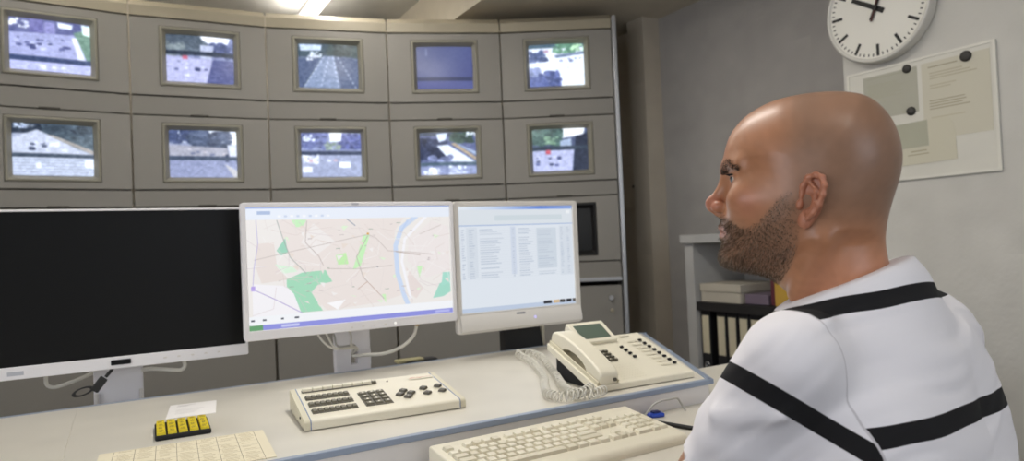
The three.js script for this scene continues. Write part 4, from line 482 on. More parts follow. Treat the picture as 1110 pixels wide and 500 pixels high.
{
  const X0 = 2.40, XB = 2.765, b0 = 1.64, b1 = 2.475, T = 1.10;
  const t = thing('bookcase', 'light grey open bookcase with a black shelf against the grey wall', 'bookcase', RW(0, 0, 0), TH);
  part('side_panel', rb(X0, XB, 0, T - 0.035, b1 - 0.055, b1), M.shelf, t); part('side_panel', rb(X0, XB, 0, T - 0.035, b0, b0 + 0.03), M.shelf, t); part('top', rbx(X0 - 0.02, XB, T - 0.035, T + 0.005, -b1 - 0.012, -b0, 0.003), M.shelf, t); part('back', rb(XB - 0.012, XB, 0.05, T - 0.035, b0 + 0.03, b1 - 0.055), M.shelf, t);
  part('shelf_board', rb(X0 + 0.005, XB - 0.012, 0.742, 0.782, b0 + 0.03, b1 - 0.055), M.shelfBlack, t); part('bottom', rb(X0 + 0.005, XB - 0.012, 0.36, 0.40, b0 + 0.03, b1 - 0.055), M.shelfBlack, t); part('plinth', rb(X0 + 0.03, XB, 0, 0.36, b0 + 0.03, b1 - 0.055), M.shelfBlack, t);
  const bin = thing('storage_box', 'flat beige lidded box on the upper shelf of the bookcase', 'box', RW(2.43, 0.782, 2.29), TH);
  part('box_body', rbx(0, 0.26, 0, 0.05, -0.12, 0.12, 0.003), M.box, bin); part('box_lid', rbx(-0.004, 0.264, 0.05, 0.088, -0.124, 0.124, 0.003), M.box, bin);
  single('folder_stack', [rbx(0, 0.25, 0, 0.045, -0.065, 0.065, 0.004)], M.mauve, 'low mauve box beside the beige box on the upper shelf', 'box', null, RW(2.45, 0.782, 2.098), TH);
  single('small_carton', rbx(0, 0.12, 0, 0.12, -0.022, 0.022, 0.003), M.maroon, 'small upright maroon carton on the upper shelf of the bookcase', 'box', null, RW(2.46, 0.7825, 2.005), TH);
  const yb = thing('yellow_carton', 'yellow carton on the upper shelf, just under the chin of the operator', 'box', RW(2.425, 0.782, 1.868), TH);
  part('carton_body', rbx(0, 0.22, 0, 0.17, -0.11, 0.11, 0.003), M.yellowBox, yb); part('carton_print', bx(-0.0012, 0, 0.05, 0.09, 0.0, 0.08), mat('#6d4a1c', 0.8), yb);
  const mk = () => { const g = thing('ring_binder', '', 'binder', V(0, 0, 0), TH, 'black ring binders in the bookcase'); part('cover', rbx(0, 0.28, 0, 0.318, -0.029, 0.029, 0.003), M.binder, g); part('spine_label', bx(-0.0012, 0, 0.115, 0.295, -0.021, 0.021), M.label, g); part('finger_hole', new THREE.TorusGeometry(0.012, 0.003, 8, 20).rotateY(Math.PI / 2), M.chrome, g, V(-0.001, 0.06, 0)); return g; };
  const names = ['first black binder from the left end of the bookcase, narrow pale label', 'second black binder from the left end of the bookcase', 'third black binder from the left end of the bookcase', 'fourth black binder from the left end of the bookcase', 'fifth black binder from the left end, next to the sleeve', 'sixth black binder, mostly hidden behind the sleeve'];
  const p0 = mk(); [2.384, 2.287, 2.222, 2.155, 2.09, 2.022].forEach((b, i) => { const o = i ? p0.clone() : p0; if (i) { o.name = numbered('ring_binder'); scene.add(o); } o.position.copy(RW(2.425, 0.422, b)); o.userData = { ...p0.userData, label: names[i] }; });
}
// ---------------------------------------------------------------- the operator
const smin = (a, b, k) => { const h = Math.max(k - Math.abs(a - b), 0) / k; return Math.min(a, b) - h * h * k * 0.25; };
const smax = (a, b, k) => -smin(-a, -b, k);
function cap(p, a, b, ra, rb2) { const bx0 = b[0] - a[0], by = b[1] - a[1], bz = b[2] - a[2], px = p[0] - a[0], py = p[1] - a[1], pz = p[2] - a[2]; const h = clamp((px * bx0 + py * by + pz * bz) / (bx0 * bx0 + by * by + bz * bz), 0, 1); return Math.hypot(px - bx0 * h, py - by * h, pz - bz * h) - (ra + (rb2 - ra) * h); }
function ell(p, c, r) { const x = p[0] - c[0], y = p[1] - c[1], z = p[2] - c[2]; const k0 = Math.hypot(x / r[0], y / r[1], z / r[2]), k1 = Math.hypot(x / r[0] ** 2, y / r[1] ** 2, z / r[2] ** 2); return k1 < 1e-9 ? -Math.min(...r) : k0 * (k0 - 1) / k1; }
const sph = (p, c, r) => Math.hypot(p[0] - c[0], p[1] - c[1], p[2] - c[2]) - r;
// surface nets over a distance field, blocks far from the surface are skipped
function nets(f, lo, hi, h, lip = 2) {
  const n = [0, 1, 2].map((k) => Math.ceil((hi[k] - lo[k]) / h) + 1), B = 6, val = new Float32Array(n[0] * n[1] * n[2]), id = (i, j, k) => i + n[0] * (j + n[1] * k);
  for (let k0 = 0; k0 < n[2]; k0 += B) for (let j0 = 0; j0 < n[1]; j0 += B) for (let i0 = 0; i0 < n[0]; i0 += B) {
    const c = f([lo[0] + (i0 + B / 2) * h, lo[1] + (j0 + B / 2) * h, lo[2] + (k0 + B / 2) * h]), far = Math.abs(c) > B * h * 0.87 * lip;
    for (let k = k0; k < Math.min(k0 + B, n[2]); k++) for (let j = j0; j < Math.min(j0 + B, n[1]); j++) for (let i = i0; i < Math.min(i0 + B, n[0]); i++) val[id(i, j, k)] = far ? c : f([lo[0] + i * h, lo[1] + j * h, lo[2] + k * h]);
  }
  const vid = new Int32Array(n[0] * n[1] * n[2]).fill(-1), pos = [], idx = [];
  for (let k = 0; k < n[2] - 1; k++) for (let j = 0; j < n[1] - 1; j++) for (let i = 0; i < n[0] - 1; i++) {
    let x = 0, y = 0, z = 0, m = 0; const c = []; for (let q = 0; q < 8; q++) c.push(val[id(i + (q & 1), j + (q >> 1 & 1), k + (q >> 2))]);
    const neg = c.filter((v) => v < 0).length; if (neg === 0 || neg === 8) continue;
    for (let a = 0; a < 8; a++) for (const bit of [1, 2, 4]) { const b = a | bit; if (a === b || (c[a] < 0) === (c[b] < 0)) continue; const t = c[a] / (c[a] - c[b]); x += (a & 1) + (bit === 1 ? t : 0); y += (a >> 1 & 1) + (bit === 2 ? t : 0); z += (a >> 2) + (bit === 4 ? t : 0); m++; }
    vid[id(i, j, k)] = pos.length / 3; pos.push(lo[0] + (i + x / m) * h, lo[1] + (j + y / m) * h, lo[2] + (k + z / m) * h);
  }
  const quad = (a, b, c, d, flip) => { if (a < 0 || b < 0 || c < 0 || d < 0) return; flip ? idx.push(a, c, b, a, d, c) : idx.push(a, b, c, a, c, d); };
  for (let k = 1; k < n[2] - 1; k++) for (let j = 1; j < n[1] - 1; j++) for (let i = 1; i < n[0] - 1; i++) {
    const v = val[id(i, j, k)] < 0;
    if (v !== val[id(i + 1, j, k)] < 0) quad(vid[id(i, j - 1, k - 1)], vid[id(i, j, k - 1)], vid[id(i, j, k)], vid[id(i, j - 1, k)], !v);
    if (v !== val[id(i, j + 1, k)] < 0) quad(vid[id(i - 1, j, k - 1)], vid[id(i - 1, j, k)], vid[id(i, j, k)], vid[id(i, j, k - 1)], !v);
    if (v !== val[id(i, j, k + 1)] < 0) quad(vid[id(i - 1, j - 1, k)], vid[id(i, j - 1, k)], vid[id(i, j, k)], vid[id(i - 1, j, k)], !v);
  }
  // pull vertices onto the surface and take normals from the field
  const nor = new Float32Array(pos.length), e = h * 0.35;
  for (let q = 0; q < pos.length; q += 3) {
    for (let it = 0; it < 2; it++) {
      const p = [pos[q], pos[q + 1], pos[q + 2]], d = f(p), g = [0, 1, 2].map((a) => { const u = p.slice(), w = p.slice(); u[a] += e; w[a] -= e; return (f(u) - f(w)) / (2 * e); }), l = Math.hypot(...g) || 1;
      for (let a = 0; a < 3; a++) { nor[q + a] = g[a] / l; if (it === 0) pos[q + a] -= clamp(d / l, -0.4 * h, 0.4 * h) * g[a] / l; }
    }
  }
  const g = new THREE.BufferGeometry(); g.setAttribute('position', new THREE.Float32BufferAttribute(pos, 3)); g.setAttribute('normal', new THREE.BufferAttribute(nor, 3)); g.setIndex(idx); return g;
}
function orient(g) { // make faces follow the normals
  const p = g.attributes.position, n = g.attributes.normal, ix = g.index.array, a = V(), b = V(), c = V(), m = V(); let s = 0;
  for (let i = 0; i < ix.length; i += 3) { a.fromBufferAttribute(p, ix[i]); b.fromBufferAttribute(p, ix[i + 1]); c.fromBufferAttribute(p, ix[i + 2]); m.fromBufferAttribute(n, ix[i]); s += Math.sign(b.sub(a).cross(c.sub(a)).dot(m)); }
  if (s < 0) for (let i = 0; i < ix.length; i += 3) { const t = ix[i + 1]; ix[i + 1] = ix[i + 2]; ix[i + 2] = t; } return g;
}
// cut a surface by a field given per position: pieces below a, between, above b
function cutBand(g, field, a, b) {
  const P = g.attributes.position, N = g.attributes.normal, ix = g.index ? g.index.array : Uint32Array.from({ length: P.count }, (_, i) => i), out = [[], [], []];
  const val = new Float32Array(P.count); for (let i = 0; i < P.count; i++) val[i] = field(P.getX(i), P.getY(i), P.getZ(i));
  const mk = (i) => [P.getX(i), P.getY(i), P.getZ(i), N.getX(i), N.getY(i), N.getZ(i), val[i]];
  const clip = (poly, s, lim) => { const r = []; for (let i = 0; i < poly.length; i++) { const u = poly[i], w = poly[(i + 1) % poly.length], du = s * (u[6] - lim), dw = s * (w[6] - lim); if (du >= 0) r.push(u); if ((du >= 0) !== (dw >= 0)) { const t = du / (du - dw); r.push(u.map((x, k) => x + (w[k] - x) * t)); } } return r; };
  for (let i = 0; i < ix.length; i += 3) {
    const poly = [mk(ix[i]), mk(ix[i + 1]), mk(ix[i + 2])]; const v = poly.map((q) => q[6]);
    const parts = Math.max(...v) <= a ? [poly, [], []] : Math.min(...v) >= b ? [[], [], poly] : [clip(poly, -1, a), clip(clip(poly, 1, a), -1, b), clip(poly, 1, b)];
    parts.forEach((q, k) => { for (let m = 1; m + 1 < q.length; m++) out[k].push(q[0], q[m], q[m + 1]); });
  }
  return out.map((list) => { const pos = new Float32Array(list.length * 3), nor = new Float32Array(list.length * 3); list.forEach((q, i) => { pos.set(q.slice(0, 3), i * 3); nor.set(q.slice(3, 6), i * 3); }); const r = new THREE.BufferGeometry(); r.setAttribute('position', new THREE.BufferAttribute(pos, 3)); r.setAttribute('normal', new THREE.BufferAttribute(nor, 3)); return r; });
}

// head: own axes f (forward), u (up), t (towards its right); s = -t is the side turned to the room's window
const HEAD = V(0.3626, 1.1559, -0.82), HANG = 25 * Math.PI / 180, HF_ = V(-Math.cos(HANG), 0, -Math.sin(HANG)), HS_ = V(-Math.sin(HANG), 0, Math.cos(HANG));
const headM = new THREE.Matrix4().makeBasis(HF_, V(0, 1, 0), HS_.clone().negate()).setPosition(HEAD);
const OUT = [[-0.04, 0.1065], [-0.0153, 0.1092], [0.0104, 0.1091], [0.0371, 0.1057], [0.0594, 0.0973], [0.0767, 0.0862], [0.09, 0.0708], [0.0971, 0.0551], [0.1012, 0.0378], [0.1010, 0.0289], [0.0985, 0.0195], [0.0975, 0.005], [0.0985, -0.012], [0.1015, -0.025], [0.1065, -0.035], [0.1065, -0.046], [0.1045, -0.053], [0.1055, -0.060], [0.1045, -0.066], [0.1075, -0.073], [0.1115, -0.081], [0.1105, -0.089], [0.106, -0.095], [0.097, -0.0985], [0.082, -0.1025], [0.064, -0.106], [0.05, -0.112], [0.042, -0.121], [0.034, -0.129], [0.027, -0.1375], [0.018, -0.165], [0.012, -0.21], [-0.10, -0.21], [-0.094, -0.165], [-0.087, -0.13], [-0.079, -0.105], [-0.0755, -0.085], [-0.0748, -0.0716], [-0.0755, -0.0616], [-0.0787, -0.0433], [-0.0856, -0.0201], [-0.0919, -0.0022], [-0.0963, 0.0183], [-0.0965, 0.034], [-0.0922, 0.0581], [-0.0817, 0.0806], [-0.0638, 0.0992]];
// smooth the outline once, then a table of its signed distance
const OUTS = (() => { let P = OUT; for (let r = 0; r < 2; r++) { const Q = []; for (let i = 0; i < P.length; i++) { const a = P[i], b = P[(i + 1) % P.length]; Q.push([a[0] * 0.75 + b[0] * 0.25, a[1] * 0.75 + b[1] * 0.25], [a[0] * 0.25 + b[0] * 0.75, a[1] * 0.25 + b[1] * 0.75]); } P = Q; } return P; })();
const TB = { x0: -0.14, y0: -0.24, h: 0.002, w: 150, n: 200 }; TB.d = new Float32Array(TB.w * TB.n);
for (let j = 0; j < TB.n; j++) for (let i = 0; i < TB.w; i++) {
  const x = TB.x0 + i * TB.h, y = TB.y0 + j * TB.h; let d = 1e9, inside = false;
  for (let k = 0, m = OUTS.length - 1; k < OUTS.length; m = k++) { const [ax, ay] = OUTS[k], [cx, cy] = OUTS[m], ex = cx - ax, ey = cy - ay, t = clamp(((x - ax) * ex + (y - ay) * ey) / (ex * ex + ey * ey), 0, 1); d = Math.min(d, Math.hypot(x - ax - ex * t, y - ay - ey * t)); if ((ay > y) !== (cy > y) && x < (cx - ax) * (y - ay) / (cy - ay) + ax) inside = !inside; }
  TB.d[j * TB.w + i] = inside ? -d : d;
}
function out2(x, y) { const fx = clamp((x - TB.x0) / TB.h, 0, TB.w - 1.001), fy = clamp((y - TB.y0) / TB.h, 0, TB.n - 1.001), i = Math.floor(fx), j = Math.floor(fy), a = fx - i, b = fy - j, d = TB.d, q = j * TB.w + i; return (d[q] * (1 - a) + d[q + 1] * a) * (1 - b) + (d[q + TB.w] * (1 - a) + d[q + TB.w + 1] * a) * b; }
const jawLine = (f) => -0.072 - 0.028 * clamp((f - 0.0) / 0.1, -0.3, 1);
function headSDF(p) {
  const f = p[0], u = p[1], s = Math.abs(p[2]), q = [f, u, s];
  let W = 0.0775 - 0.011 * sst(0.02, 0.1, f) - 0.007 * sst(-0.01, -0.07, u) - 0.004 * sst(0.05, 0.1, u);
  const below = sst(0.010, -0.012, u - jawLine(f)); W = W * (1 - below) + 0.060 * below;
  const R = 0.084, d = out2(f, u), e = R / W * s; let r = Math.hypot(Math.max(0, R + d), e) - R; r *= 0.85;
  r = smin(r, ell(q, [0.070, -0.016, 0.047], [0.020, 0.015, 0.014]), 0.03);                 // cheekbone
  r = smin(r, cap(q, [0.0955, 0.0250, 0.006], [0.074, 0.0265, 0.045], 0.0065, 0.006), 0.014);   // brow
  r = smax(r, -sph(q, [0.1085, 0.0085, 0.031], 0.0185), 0.012);                              // eye socket
  r = smin(r, cap(q, [0.096, 0.016, 0], [0.112, -0.011, 0], 0.0065, 0.0072), 0.012);         // nose
  r = smin(r, sph(q, [0.1165, -0.0160, 0], 0.0092), 0.007); r = smin(r, ell(q, [0.1080, -0.0215, 0.0105], [0.009, 0.0072, 0.0055]), 0.005); r = smin(r, cap(q, [0.1165, -0.021, 0], [0.109, -0.029, 0], 0.005, 0.005), 0.006);
  r = smax(r, -ell(q, [0.1125, -0.0285, 0.0068], [0.0055, 0.0035, 0.0032]), 0.003);
  r = smin(r, cap(q, [0.1062, -0.0475, 0.0], [0.091, -0.0525, 0.023], 0.0052, 0.0028), 0.005); r = smin(r, cap(q, [0.1052, -0.0575, 0.0], [0.091, -0.0535, 0.022], 0.0055, 0.0028), 0.005);   // lips
  r = smax(r, -cap(q, [0.1115, -0.0525, 0], [0.092, -0.0530, 0.0235], 0.0012, 0.001), 0.0025);
  // lids around the eyeball, open in front
  let lid = sph(q, [0.0775, 0.0115, 0.0305], 0.0138); lid = smax(lid, -ell(q, [0.0915, 0.0105, 0.0325], [0.016, 0.0042, 0.0145]), 0.002); r = smin(r, lid, 0.004);
  r = smin(r, cap(q, [0.02, -0.13, 0.035], [-0.01, -0.07, 0.061], 0.010, 0.010), 0.02);       // neck muscle
  r = Math.max(r, -0.19 - u);
  return r;
}
// the ear, seen square: x backwards from its front, y up, z outwards
function earSDF(p, M2) {
  const v = V(p[0], p[1], p[2]).applyMatrix4(M2), q = [v.x, v.y, v.z];
  const rim = [[0.001, 0.004], [0.001, 0.016], [0.006, 0.0265], [0.015, 0.031], [0.0235, 0.0285], [0.0275, 0.020], [0.0275, 0.009], [0.0245, -0.003], [0.0195, -0.0135], [0.014, -0.022]];
  let r = ell(q, [0.0125, 0.003, -0.002], [0.0135, 0.029, 0.0045]); r = smin(r, ell(q, [0.0085, -0.0245, 0.0005], [0.0085, 0.0095, 0.0038]), 0.006);
  const rimZ = (i) => 0.002 + 0.006 * sst(0, 6, i);
  for (let i = 0; i + 1 < rim.length; i++) r = smin(r, cap(q, [rim[i][0], rim[i][1], rimZ(i)], [rim[i + 1][0], rim[i + 1][1], rimZ(i + 1)], 0.0033, 0.0033 - (i > 7 ? 0.0006 : 0)), 0.003);
  r = smin(r, cap(q, [0.009, 0.022, 0.0035], [0.0195, 0.012, 0.006], 0.0024, 0.003), 0.003); r = smin(r, cap(q, [0.0195, 0.012, 0.006], [0.0165, -0.011, 0.005], 0.003, 0.003), 0.003);
  r = smax(r, -ell(q, [0.0105, -0.001, 0.007], [0.0068, 0.0115, 0.0085]), 0.003); r = smax(r, -ell(q, [0.006, -0.0055, 0.0], [0.0042, 0.005, 0.012]), 0.003);
  r = smin(r, ell(q, [0.001, -0.006, 0.004], [0.0042, 0.0065, 0.0042]), 0.003); r = smin(r, ell(q, [0.0135, -0.0145, 0.0045], [0.0045, 0.004, 0.0035]), 0.003);
  return r;
}
function earGeo(side) {                                    // side -1: local t negative, the left ear
  const base = V(0.0105, -0.0205, side * 0.0735), out = 0.36, tilt = 0.2;
  const B = V(-Math.cos(out), 0, side * Math.sin(out)), Y = V(0, 1, 0), Z = V(Math.sin(out), 0, side * Math.cos(out));     // backwards, up, outwards
  const m = new THREE.Matrix4().makeBasis(B, Y, Z).multiply(new THREE.Matrix4().makeRotationZ(-tilt)).scale(V(0.93, 0.93, 0.93)).setPosition(base), inv = m.clone().invert();
  return orient(nets((p) => earSDF(p, inv), [-0.045, -0.06, side > 0 ? 0.06 : -0.105], [0.016, 0.025, side > 0 ? 0.105 : -0.06], 0.0011, 1.6));
}

// torso axes
const T0 = V(0.42, 1.03, -0.83), TA = 52 * Math.PI / 180, LEAN = 13 * Math.PI / 180, TFh = V(-Math.cos(TA), 0, -Math.sin(TA)), TL = V(-Math.sin(TA), 0, Math.cos(TA));
const TU = V(0, Math.cos(LEAN), 0).addScaledVector(TFh, Math.sin(LEAN)), TF = TFh.clone().multiplyScalar(Math.cos(LEAN)).addScaledVector(V(0, 1, 0), -Math.sin(LEAN));
const TM = new THREE.Matrix4().makeBasis(TF, TU, TL.clone().negate()).setPosition(T0), TI = TM.clone().invert(), ti = TI.elements;
const toT = (p) => [ti[0] * p[0] + ti[4] * p[1] + ti[8] * p[2] + ti[12], ti[1] * p[0] + ti[5] * p[1] + ti[9] * p[2] + ti[13], -(ti[2] * p[0] + ti[6] * p[1] + ti[10] * p[2] + ti[14])];   // f, u, l
const SH = [0.286, 0.968, -0.722], EL = [0.200, 0.742, -0.862], WR = [0.315, 0.752, -1.035], SHR = [0.548, 0.955, -0.925], ELR = [0.52, 0.752, -1.07], WRR = [0.52, 0.752, -1.265];
const NECK_A = V(-0.028, -0.05, 0).applyMatrix4(headM), NECK_B = V(-0.048, -0.16, 0).applyMatrix4(headM), nA = NECK_A.toArray(), nB = NECK_B.toArray();
const V2 = V(-0.026, -0.10, 0).applyMatrix4(headM).toArray();
function torso(p, e) {
  const q = toT(p), s = [q[0], q[1], Math.abs(q[2])];
  let r = ell(s, [0.020, -0.19, 0], [0.100 + e, 0.20 + e, 0.160 + e]);
  r = smin(r, ell(s, [0.0, -0.14, 0.05], [0.078 + e, 0.12 + e, 0.10 + e]), 0.04);
  r = smin(r, cap(s, [0.01, -0.015, 0.02], [0.015, -0.074, 0.145], 0.042 + e, 0.042 + e), 0.04);
  r = smin(r, ell(s, [0.015, -0.40, 0], [0.112 + e, 0.2 + e, 0.152 + e]), 0.06);
  r = smin(r, ell(s, [-0.01, -0.53, 0], [0.12 + e, 0.115 + e, 0.165 + e]), 0.05);
  return r;
}
function bodySDF(p) {
  let r = torso(p, -0.006);
  r = smin(r, cap(p, V2, nB, 0.038, 0.050), 0.025);
  r = smin(r, cap(p, SH, EL, 0.047, 0.041), 0.03); r = smin(r, cap(p, EL, WR, 0.041, 0.027), 0.015);
  r = smin(r, cap(p, SHR, ELR, 0.047, 0.041), 0.03); r = smin(r, cap(p, ELR, WRR, 0.041, 0.027), 0.015);
  return r;
}
// folds of the shirt: soft ridges that run with the pull of the cloth
function folds(p) {
  const q = toT(p), a = q[1] * 1.0 + q[0] * 0.5 + 0.02 * Math.sin(q[2] * 22 + 1), n1 = noise2(a * 42 + 3, q[2] * 7 + 5, 21) - 0.5, n2 = noise2(a * 90 + q[2] * 14, q[2] * 9 + q[0] * 5, 22) - 0.5, n3 = noise2(q[2] * 16 + 4, q[1] * 9 + q[0] * 9, 23) - 0.5;
  return 0.0085 * n1 * (0.4 + 0.6 * sst(-0.02, -0.1, q[1])) + 0.0022 * n2 + 0.005 * n3;
}
const armD = V(...EL).sub(V(...SH)).normalize(), CUFF = 0.86, armL = V(...EL).distanceTo(V(...SH)), at3 = (a, b, t) => [a[0] + (b[0] - a[0]) * t, a[1] + (b[1] - a[1]) * t, a[2] + (b[2] - a[2]) * t];
function sleeve(p, S, E) {
  let r = cap(p, [S[0], S[1] - 0.002, S[2]], at3(S, E, 1), 0.052, 0.056);
  const d = [E[0] - S[0], E[1] - S[1], E[2] - S[2]], L = Math.hypot(...d), t = ((p[0] - S[0]) * d[0] + (p[1] - S[1]) * d[1] + (p[2] - S[2]) * d[2]) / L;
  const w = 0.0035 * Math.sin(t * 70 + 9 * (p[0] - p[1])) * sst(0.05, 0.16, t); r -= w;
  r = Math.max(r, t - CUFF * L);
  if (t > 0.6 * L) r = Math.max(r, -cap(p, at3(S, E, 0.5), at3(S, E, 1.2), 0.049, 0.053));
  return r;
}
const COL_C = V(-0.028, -0.116, 0).applyMatrix4(headM), COL_N = V(0.36, 0.93, 0).normalize().transformDirection(headM);
function shirtSDF(p) {
  let r = torso(p, 0.006);
  r = smin(r, cap(p, nA, nB, 0.058, 0.070), 0.065);
  r = Math.min(smin(r, sleeve(p, SH, EL), 0.028), 1); r = smin(r, sleeve(p, SHR, ELR), 0.06);
  r = smin(r, cap(p, [0.212, 0.905, -0.742], [0.262, 0.915, -0.690], 0.006, 0.003), 0.022); r = smin(r, cap(p, [0.285, 1.004, -0.725], [0.318, 1.006, -0.705], 0.004, 0.004), 0.022);
  r -= folds(p);
  const h = (p[0] - COL_C.x) * COL_N.x + (p[1] - COL_C.y) * COL_N.y + (p[2] - COL_C.z) * COL_N.z, near = Math.hypot(p[0] - COL_C.x, p[2] - COL_C.z);
  if (near < 0.13) r = smax(r, h, 0.007);
  const q = toT(p); r = Math.max(r, -0.50 - q[1]);
  return r;
}
{
  const man = thing('person', 'bald bearded man in a white black striped t-shirt sitting at the control desk', 'person', V(0, 0, 0));
  // body: head grid, two ears, torso and arms, two hands, in one mesh
  const paintSkin = (g, kind) => {
    const p = g.attributes.position, c = new Float32Array(p.count * 3);
    for (let i = 0; i < p.count; i++) {
      const f = p.getX(i), u = p.getY(i), s = Math.abs(p.getZ(i)), n = noise2(f * 160 + 40, u * 160 + s * 120 + 40, 31), n2 = noise2(f * 45 + 9, u * 45 + s * 40, 32);
      let col = [0.40, 0.178, 0.090];
      const mix = (b, k) => { col = col.map((x, j) => x + (b[j] - x) * k); };
      if (kind === 'head') {
        mix([0.265, 0.15, 0.095], 0.8 * sst(0.045, 0.0, f) * sst(-0.055, -0.01, u));                       // cropped hair shadow on the skull
        mix([0.24, 0.135, 0.085], 0.65 * sst(0.03, -0.01, f) * sst(0.075, 0.03, u) * sst(-0.07, -0.03, u));
        mix([0.45, 0.165, 0.10], 0.5 * sst(0.03, 0.0, Math.hypot(f - 0.07, u + 0.02)));                       // cheek
        mix([0.47, 0.155, 0.10], 0.6 * sst(0.02, 0.005, Math.hypot(f - 0.118, u + 0.015)));                     // nose
        mix([0.20, 0.125, 0.085], 0.6 * beardMask(f, u, s));
        const lip = sst(0.0085, 0.005, Math.abs(u + 0.0525)) * sst(0.028, 0.02, s) * sst(0.088, 0.094, f); mix([0.36, 0.14, 0.105], 0.7 * lip);
        mix([0.40, 0.19, 0.13], 0.3 * sst(0.018, 0.008, Math.hypot(f - 0.088, u - 0.006, s - 0.032)));
        mix([0.56, 0.25, 0.15], 0.4 * sst(-0.07, -0.1, u) * sst(0.03, -0.02, f));
      }
      if (kind === 'ear') mix([0.44, 0.165, 0.10], 0.7);
      const k = 0.90 + 0.12 * n + 0.09 * n2; c[3 * i] = col[0] * k; c[3 * i + 1] = col[1] * k; c[3 * i + 2] = col[2] * k;
    }
    g.setAttribute('color', new THREE.BufferAttribute(c, 3)); return g;
  };
  const topLine = [[0.0, -0.2], [0.013, -0.03], [0.0185, -0.010], [0.031, -0.0165], [0.046, -0.032], [0.058, -0.046], [0.07, -0.050], [0.08, -0.047], [0.0905, -0.039], [0.1, -0.034], [0.13, -0.033]];
  const lowLine = [[0.0, -0.02], [0.012, -0.045], [0.017, -0.075], [0.027, -0.098], [0.038, -0.114], [0.05, -0.117], [0.13, -0.117]];
  const pl = (L, x) => { for (let i = 0; i + 1 < L.length; i++) if (x <= L[i + 1][0]) { const t = clamp((x - L[i][0]) / (L[i + 1][0] - L[i][0]), 0, 1); return L[i][1] + (L[i + 1][1] - L[i][1]) * t; } return L[L.length - 1][1]; };
  function beardMask(f, u, s) {
    let m = sst(0.004, -0.006, u - pl(topLine, f)) * sst(-0.006, 0.004, u - pl(lowLine, f)) * sst(0.010, 0.018, f);
    m *= 1 - 0.45 * sst(0.03, 0.017, f) ;                                       // thinner at the sideburn
    m *= 1 - sst(0.0085, 0.0065, Math.abs(u + 0.0535)) * sst(0.026, 0.02, s) * sst(0.088, 0.094, f);   // lips free
    if (f > 0.1 && s > 0.022 && u > -0.045) m *= 0.2;
    m *= 1 - 0.7 * sst(0.004, 0.0, s) * sst(-0.047, -0.040, u) * sst(0.1, 0.105, f);
    return m;
  }
  const head = paintSkin(orient(nets(headSDF, [-0.115, -0.195, -0.125], [0.136, 0.12, 0.125], 0.0026, 2.2)), 'head');
  const headLocal = head.clone(); head.applyMatrix4(headM);
  const ears = [-1, 1].map((s) => paintSkin(earGeo(s), 'ear').applyMatrix4(headM));
  const trunk = paintSkin(orient(nets(bodySDF, [0.02, 0.48, -1.36], [0.78, 1.09, -0.5], 0.011, 1.6)), 'body');
  // hands: palm and five separate fingers, lightly curled on the worktop
  const hand = (wr, dir, side) => {
    const D = V(...dir).normalize(), N = V(0, 1, 0), X = V().crossVectors(D, N).multiplyScalar(side), w = V(...wr), P = (a, b, c) => w.clone().addScaledVector(D, a).addScaledVector(X, b).addScaledVector(N, c).toArray();
    const fing = [[0.030, 0.078, 0.9], [0.010, 0.086, 1.0], [-0.010, 0.080, 0.94], [-0.029, 0.064, 0.8]];
    const sdf = (p) => {
      let r = cap(p, P(0, 0, 0), P(0.05, 0.004, 0.004), 0.026, 0.022); r = smin(r, cap(p, P(0.04, 0.022, 0.004), P(0.088, 0.026, 0.002), 0.013, 0.011), 0.02); r = smin(r, cap(p, P(0.04, -0.018, 0.002), P(0.082, -0.024, 0.0), 0.013, 0.011), 0.02); r = smin(r, cap(p, P(0.05, 0.0, 0.005), P(0.088, 0.002, 0.003), 0.013, 0.011), 0.02);
      for (const [b, L, k] of fing) { const a = P(0.085, b * 0.95, 0.002), m = P(0.085 + L * 0.45, b * 1.08, 0.006 * k), e = P(0.085 + L * 0.76, b * 1.12, -0.008), t = P(0.085 + L, b * 1.14, -0.020); r = smin(r, Math.min(cap(p, a, m, 0.0092 * k, 0.0085 * k), cap(p, m, e, 0.0085 * k, 0.0078 * k), cap(p, e, t, 0.0078 * k, 0.0066 * k)), 0.006); }
      const ta = P(0.022, 0.024, -0.002), tm = P(0.058, 0.049, -0.010), tt = P(0.086, 0.054, -0.018); return smin(r, Math.min(cap(p, ta, tm, 0.0125, 0.0105), cap(p, tm, tt, 0.0105, 0.008)), 0.012);
    };
    const c = P(0.08, 0, 0); return paintSkin(orient(nets(sdf, c.map((v) => v - 0.125), c.map((v) => v + 0.125), 0.003, 1.5)), 'hand');
  };
  const hands = [hand([WR[0], WR[1] - 0.002, WR[2]], [0.5, 0, -0.87], -1), hand([WRR[0], WRR[1] - 0.002, WRR[2]], [-0.3, 0, -0.95], 1)];
  const strip = (g) => { const q = g.toNonIndexed(); q.deleteAttribute('uv'); return q; };
  const skin = new THREE.MeshPhysicalMaterial({ vertexColors: true, roughness: 0.42, specularIntensity: 0.7, clearcoat: 0.28, clearcoatRoughness: 0.28 });
  part('body', mergeGeometries([head, ...ears, trunk, ...hands].map(strip)), skin, man);
  // eyes
  const onHead = (f, u, s) => V(f, u, -s).applyMatrix4(headM);
  for (const s of [1, -1]) {
    const e = part('eye', new THREE.SphereGeometry(0.0122, 28, 20), mat('#d9d2cb', 0.2), man, onHead(0.0775, 0.0115, s * 0.0305));
    const look = HF_.clone().addScaledVector(HS_, 0.22).addScaledVector(V(0, 1, 0), -0.04).normalize(), ir = part('iris', new THREE.CircleGeometry(0.0058, 24), mat('#2a2a2a', 0.2), e, look.clone().multiplyScalar(0.0112)); ir.quaternion.setFromUnitVectors(V(0, 0, 1), look);
    ir.geometry = new THREE.SphereGeometry(0.0126, 20, 8, 0, Math.PI * 2, 0, 0.53).rotateX(Math.PI / 2); ir.position.set(0, 0, 0);
